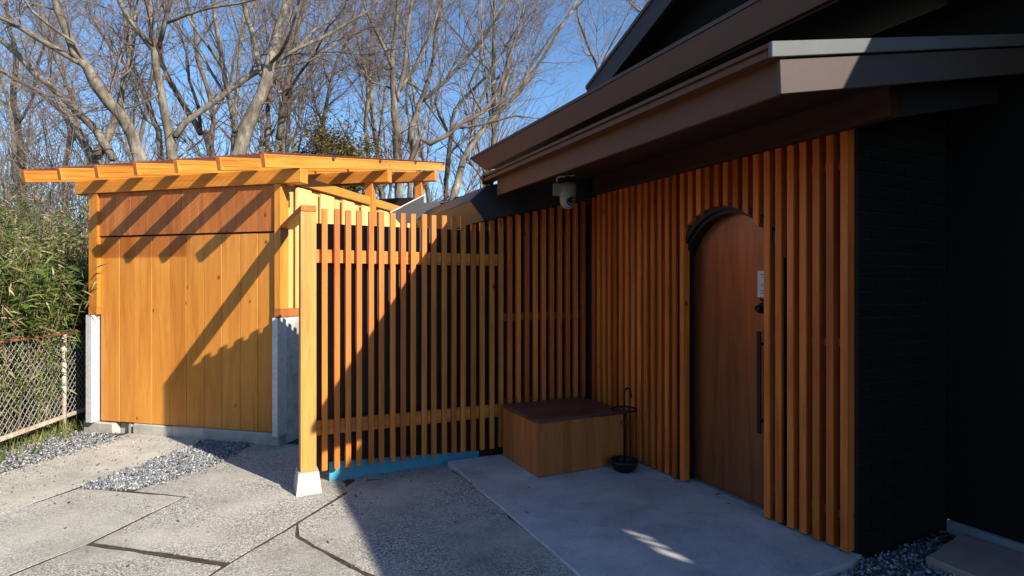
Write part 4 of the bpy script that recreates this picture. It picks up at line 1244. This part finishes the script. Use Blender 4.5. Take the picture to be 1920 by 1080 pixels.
A, B_, RA, RB = [], [], [], []
for a, b, c in stem_pts:
    A += [a, b]
    B_ += [b, c]
    RA += [0.0035, 0.003]
    RB += [0.003, 0.0012]
stems = obj('bamboo_stems', seg_mesh('bamboo_stems', A, B_, RA, RB, 4, M['sasa_stem']))
tag(stems, kind='stuff')

def blade_patch(name, n, fn, z, L, W, mat):
    P = np.array([fn() for _ in range(n)])
    P = np.column_stack([P, np.full(n, z)])
    D = unit(np.column_stack([rng.normal(0, .45, (n, 2)), np.abs(rng.normal(1, .4, n))]))
    U = unit(rng.normal(size=(n, 3)))
    o = obj(name, leaf_mesh(name, P, D, U, rng.uniform(*L, n), rng.uniform(*W, n), mat))
    tag(o, kind='stuff')
blade_patch('weeds', 2600, lambda: behind_fence(random.uniform(-2.4, 2.0), random.gauss(0.10, 0.16)), -0.12, (0.06, 0.24), (0.002, 0.005), M['weed'])

def broad_leaves(name, P, D, U, L, W, mat, parent):
    n = len(P)
    S = unit(np.cross(D, U))
    Nn = np.cross(S, D)
    L, W = L[:, None], W[:, None]
    V = np.stack([P, P + D * L * .25 + S * W * .8 + Nn * W * .2, P + D * L * .55 + S * W + Nn * W * .15, P + D * L - Nn * L * .12,
                  P + D * L * .55 - S * W + Nn * W * .15, P + D * L * .25 - S * W * .8 + Nn * W * .2, P + D * L * .5 - Nn * L * .02], 1)
    base = (np.arange(n) * 7)[:, None]
    F = np.concatenate([base + np.array([t]) for t in ([0, 1, 6], [1, 2, 6], [2, 3, 6], [3, 4, 6], [4, 5, 6], [5, 0, 6])], 0)
    return obj(name, fast_mesh(name, V.reshape(-1, 3), F, mat, True), parent)

def broad_shrub(c, label, n_br=16, h=(0.9, 1.75), spread=0.45):
    t = empty('evergreen_shrub', c, 0, label, 'shrub', 'broad-leaved shrubs in the bamboo')
    st = Bag()
    P, D, U, L, W = [], [], [], [], []
    for _ in range(n_br):
        top = Vector((random.gauss(0, spread), random.gauss(0, spread), random.uniform(*h)))
        st.tube([(random.gauss(0, .05), random.gauss(0, .05), 0), top * 0.5 + Vector((random.gauss(0, .04), random.gauss(0, .04), 0)), top], [0.011, 0.008, 0.004], 6)
        for k in range(12):
            a = random.uniform(0, 6.28)
            d = Vector((math.cos(a), math.sin(a), random.uniform(-0.45, 0.35))).normalized()
            P.append(top + Vector((random.gauss(0, .05), random.gauss(0, .05), random.gauss(-.06, .08))))
            D.append(d)
            U.append(Vector((random.gauss(0, .35), random.gauss(0, .35), 1)))
            L.append(random.uniform(0.11, 0.19))
            W.append(random.uniform(0.020, 0.034))
    st.obj('stem', M['bark_dark'], t, True)
    broad_leaves('foliage', np.array(P), unit(np.array(D)), unit(np.array(U)), np.array(L), np.array(W), M['broad'], t)
broad_shrub((-5.09, 5.95, -0.12), 'glossy green shrub among dry bamboo, just above the fence post', 18, (1.25, 1.85), 0.20)
broad_shrub((-5.10, 5.42, -0.12), 'glossy green shrub cut by the left edge of the photo', 15, (1.2, 1.85), 0.20)

# ================================================================== bare trees
class Twigs:
    def __init__(self):
        self.a, self.b, self.ra, self.rb = [], [], [], []
    def seg(self, p, q, r0, r1):
        self.a.append(p)
        self.b.append(q)
        self.ra.append(r0)
        self.rb.append(r1)
    def obj(self, name, mat, parent, sides=3):
        return obj(name, seg_mesh(name, self.a, self.b, self.ra, self.rb, sides, mat), parent)

R = random.Random(11)
def nv(x, y, z):
    l = math.sqrt(x * x + y * y + z * z) + 1e-9
    return (x / l, y / l, z / l)
def grow(tw, p, d, L, r, lvl, lift=0.10):
    """A twig that wanders upward and throws side twigs."""
    n = max(3, int(L / 0.16)) if lvl < 3 else 3
    st = L / n
    for i in range(n):
        d = nv(d[0] + R.gauss(0, .13), d[1] + R.gauss(0, .13), d[2] + R.gauss(0, .12) + lift * .5)
        q = (p[0] + d[0] * st, p[1] + d[1] * st, p[2] + d[2] * st)
        r1 = max(0.0019, r * (1 - 0.8 / n))
        tw.seg(p, q, r, r1)
        if lvl < 3 and i >= (1 if lvl else 0):
            kids = (1.5, 1.35, 1.0)[lvl]
            k = int(kids) + (1 if R.random() < kids % 1 else 0)
            for _ in range(k):
                c = nv(d[0] + R.gauss(0, .62), d[1] + R.gauss(0, .62), d[2] + R.gauss(.10, .45))
                grow(tw, q, c, L * R.uniform(.32, .58), max(0.0020, r1 * .62), lvl + 1, lift)
        p, r = q, r1

def hand_tree(key, label, bk='bark', density=1.0):
    limbs = LIMBS[key]
    b0 = Vector(limbs[0][0][:3])
    t = empty('bare_tree', b0, 0, label, 'tree', 'bare trees behind the shed')
    wood_b = Bag()
    tw = Twigs()
    for limb in limbs:
        pts = [Vector(q[:3]) - b0 for q in limb]
        rad = [q[3] * 0.88 for q in limb]
        # resample with a slight wander so the limb is knotty rather than ruled
        P, Rr = [pts[0]], [rad[0]]
        for i in range(len(pts) - 1):
            n = max(1, int((pts[i + 1] - pts[i]).length / 0.22))
            p0 = pts[max(0, i - 1)]
            p3 = pts[min(len(pts) - 1, i + 2)]
            for k in range(1, n + 1):
                u = k / n
                c = 0.5 * ((2 * pts[i]) + (pts[i + 1] - p0) * u + (2 * p0 - 5 * pts[i] + 4 * pts[i + 1] - p3) * u * u + (-p0 + 3 * pts[i] - 3 * pts[i + 1] + p3) * u ** 3)
                rr = rad[i] + (rad[i + 1] - rad[i]) * u
                P.append(c + Vector((R.gauss(0, .12), R.gauss(0, .12), R.gauss(0, .05))) * rr)
                Rr.append(rr * R.uniform(.94, 1.07))
        wood_b.tube(P, Rr, 9 if rad[0] > .06 else 7)
        # the limb goes on beyond what was laid out
        d = (P[-1] - P[-2]).normalized()
        if key not in STUBS or limb is not limbs[0]:
            for _ in range(2):
                grow(tw, tuple(P[-1]), nv(d.x + R.gauss(0, .25), d.y + R.gauss(0, .25), d.z + .1), R.uniform(1.0, 1.7), Rr[-1] * .75, 0)
        for i in range(1, len(P)):
            if P[i].z + b0.z < 3.0 or Rr[i] < 0.004:
                continue
            seg = (P[i] - P[i - 1])
            if R.random() < seg.length * 0.34 * density and Rr[i] > .012:
                a = seg.normalized()
                grow(tw, tuple(P[i]), nv(a.x * .9 + R.gauss(0, .55), a.y * .9 + R.gauss(.35, .45), a.z * .9 + R.gauss(.05, .4)), R.uniform(1.3, 2.5), min(0.026, Rr[i] * .45), 0, .05)
            e = seg.length * 3.0 * density
            k = int(e) + (1 if R.random() < e % 1 else 0)
            for _ in range(k):
                a = seg.normalized()
                dd = nv(a.x * .8 + R.gauss(0, .6), a.y * .8 + R.gauss(.15, .55), a.z * .8 + R.gauss(.15, .5))
                grow(tw, tuple(P[i]), dd, R.uniform(.45, 1.25), min(0.013, max(.004, Rr[i] * .32)), R.choice((1, 1, 2)))
    wood_b.obj('trunk', M[bk], t, True)
    tw.obj('crown', M['twig'], t)
    return t
STUBS = ('A',)

hand_tree('A', 'pale bare tree forking low, one limb sawn off short, left above the shed roof')
hand_tree('B', 'thick bare tree leaning far to the left behind the shed roof')
hand_tree('C', 'upright bare tree with one long limb sweeping out to the right over the roof')
hand_tree('D', 'slender bare tree leaning left, right of the upright forked trunk', 'bark_dark')
hand_tree('E', 'thickest bare trunk, curving up to the right above the shed roof peak')
hand_tree('F', 'slim straight bare tree directly left of the thickest trunk', 'bark')
hand_tree('G', 'pair of slim bare stems directly right of the thickest trunk', 'bark_dark')
hand_tree('H', 'thin bare tree leaning left between the two big leaning trunks', 'bark')
hand_tree('I', 'bare tree with a straight grey trunk above the right end of the shed roof')
hand_tree('J', 'slim bare tree rising just right of the straight grey trunk')
hand_tree('K', 'low bare tree whose dark limb runs far right towards the eave', 'bark_dark')
hand_tree('L', 'thin bare tree between the rafter ends and the house eave', 'bark', .8)
hand_tree('M', 'bare tree leaning right, rising next to the tip of the brown eave')
hand_tree('N', 'twiggy bare treetop against open blue sky above the brown eave', 'bark_dark', .8)
hand_tree('O', 'bare branch tips poking past the dark gable at the top edge', 'bark_dark', .8)
hand_tree('P', 'bare tree furthest left, cut by the left edge of the photo', 'bark_dark')
hand_tree('Q', 'dark bare tree bending left above the bamboo', 'bark_dark')
hand_tree('R', 'slim bare tree just left of the slim straight one, leaning left', 'bark_dark')
hand_tree('S', 'thin bare tree rising out of the olive evergreen', 'bark_dark')
hand_tree('U', 'thin bare tree left of the straight grey trunk, leaning left at the top', 'bark')

# sawn face of the cut limb
s = LIMBS['A'][0][-1]
s2 = LIMBS['A'][0][-2]
dv = (Vector(s[:3]) - Vector(s2[:3])).normalized()
cut = Bag()
cut.tube([(0, 0, -0.004), (0, 0, 0.004)], s[3] * 0.97, 14)
tA = [o for o in bpy.data.objects if o.name == 'bare_tree'][0]
co = cut.obj('cut_face', M['cut_wood'], tA, False, Vector(s[:3]) - tA.location)
co.rotation_euler = dv.to_track_quat('Z', 'Y').to_euler()

# evergreen behind the shed roof
eg = empty('evergreen_tree', (-3.6, 11.2, -0.12), 0, 'olive evergreen crown just showing above the peak of the shed roof', 'tree')
b = Bag()
b.tube([(0, 0, 0), (0.05, 0, 2.0), (0.0, 0.05, 4.2)], [0.10, 0.08, 0.03], 8)
P, D, U = [], [], []
cl = []
for _ in range(120):
    u = random.random()
    if u < .6:
        c = Vector((random.gauss(0.02, .36), random.gauss(0, .4), random.uniform(3.5, 4.72)))
        if c.z > 4.4:
            c.x = 0.0 + c.x * .6
    elif u < .8:
        c = Vector((random.gauss(-0.75, .35), random.gauss(0, .4), random.uniform(3.3, 4.25)))
    else:
        c = Vector((random.gauss(0.55, .16), random.gauss(0, .3), random.uniform(3.5, 4.5)))
    cl.append(c)
    b.tube([(0, 0, c.z * .72), (c.x * .5, c.y * .5, c.z * .88), tuple(c)], [0.02, 0.012, 0.004], 5)
for c in cl:
    for _ in range(85):
        q = c + Vector((random.gauss(0, .11), random.gauss(0, .11), random.gauss(0, .09)))
        P.append(q)
        D.append((random.gauss(0, 1), random.gauss(0, 1), random.gauss(-.1, .6)))
        U.append((random.gauss(0, .6), random.gauss(0, .6), 1))
n = len(P)
b.obj('trunk', M['bark_dark'], eg, True)
obj('crown', leaf_mesh('crown', np.array(P), unit(np.array(D)), unit(np.array(U)), rng.uniform(.05, .10, n), rng.uniform(.010, .018, n), M['ever']), eg)

# far-off wood behind: one mass of thin trees
tw = Twigs()
R.seed(23)
fw = Twigs()
def far_tree(x, y, h, r):
    p = (x, y, -0.2)
    d = nv(R.gauss(0, .08), R.gauss(0, .08), 1)
    n = 9
    for i in range(n):
        d = nv(d[0] + R.gauss(0, .06), d[1] + R.gauss(0, .06), d[2])
        q = (p[0] + d[0] * h / n, p[1] + d[1] * h / n, p[2] + d[2] * h / n)
        r1 = r * (1 - .8 * (i + 1) / n)
        fw.seg(p, q, r * (1 - .8 * i / n), r1)
        if i >= 2:
            for _ in range(2):
                c = nv(d[0] + R.gauss(0, .55), d[1] + R.gauss(0, .55), d[2] * .9 + .1)
                limb(q, c, h * R.uniform(.16, .30), r1 * .55, 0)
        p = q
def limb(p, d, L, r, lvl):
    n = 4
    for i in range(n):
        d = nv(d[0] + R.gauss(0, .13), d[1] + R.gauss(0, .13), d[2] + .05)
        q = (p[0] + d[0] * L / n, p[1] + d[1] * L / n, p[2] + d[2] * L / n)
        r = max(r, .006)
        fw.seg(p, q, r, r * .8)
        r *= .8
        if lvl < 2:
            for _ in range(2 if lvl == 0 else 1):
                c = nv(d[0] + R.gauss(0, .6), d[1] + R.gauss(0, .6), d[2] + R.gauss(.1, .4))
                limb(q, c, L * R.uniform(.4, .6), r * .6, lvl + 1)
        p = q
for i in range(24):
    y = R.uniform(15, 30)
    x = R.uniform(-1.02 * y, 0.02 * y)
    far_tree(x, y, R.uniform(8.5, 14), R.uniform(.07, .16))
wd = fw.obj('distant_wood', M['bark'], None, 4)
tag(wd, kind='stuff')

# brush: low leafless undergrowth beyond the bamboo
br = Twigs()
for _ in range(460):
    y = R.uniform(8.5, 16)
    x = R.uniform(-1.05 * y, -0.62 * y) if R.random() < .80 else R.uniform(-.62 * y, -.05 * y)
    top = R.uniform(2.2, 3.4) if x > -.62 * y else R.uniform(3.2, 5.2)
    p = (x, y, -0.1)
    d = nv(R.gauss(0, .22), R.gauss(0, .22), 1)
    n = 6
    for i in range(n):
        d = nv(d[0] + R.gauss(0, .12), d[1] + R.gauss(0, .12), d[2])
        q = (p[0] + d[0] * top / n, p[1] + d[1] * top / n, p[2] + d[2] * top / n)
        br.seg(p, q, .016 * (1 - .13 * i), .016 * (1 - .13 * (i + 1)))
        if i > 0:
            for _ in range(2):
                c = nv(d[0] + R.gauss(0, .7), d[1] + R.gauss(0, .7), d[2] + R.gauss(0, .5))
                grow(br, q, c, R.uniform(.4, .8), .005, 2)
        p = q
bo = br.obj('undergrowth', M['twig'], None)
tag(bo, kind='stuff')

P, D, U = litter(70, lambda: (random.uniform(-4.3, 0.2), random.uniform(3.2, 5.6)), lambda x, y: gz(x, y) - 0.003)
o = obj('dead_leaves', leaf_mesh('dead_leaves', P, D, U, rng.uniform(0.015, 0.04, 70), rng.uniform(0.004, 0.010, 70), M['dead_leaf']))
tag(o, kind='stuff')

# unseen leaf screen added behind the camera to deepen the entrance shade
hd = empty('shade_screen', (-4.0, -5.6, -0.07), 0, 'unseen dark leaf screen behind the camera, added to block low skylight', 'light blocker')
b = Bag()
for k in range(15):
    x = -7.5 + k * 1.05
    b.tube([(x, 0, 0), (x + random.gauss(0, .05), 0, 1.6), (x + random.gauss(0, .1), 0, 3.6)], [0.06, 0.045, 0.02], 7)
b.obj('trunk', M['bark_dark'], hd, True)
n = 26000
P = np.column_stack([rng.uniform(-8.0, 7.3, n), rng.normal(0, 0.42, n), rng.uniform(0.05, 3.5, n) + rng.normal(0, .12, n)])
D = unit(rng.normal(size=(n, 3)))
U = unit(rng.normal(size=(n, 3)))
obj('foliage', leaf_mesh('foliage', P, D, U, rng.uniform(.12, .22, n), rng.uniform(.03, .05, n), M['broad']), hd)
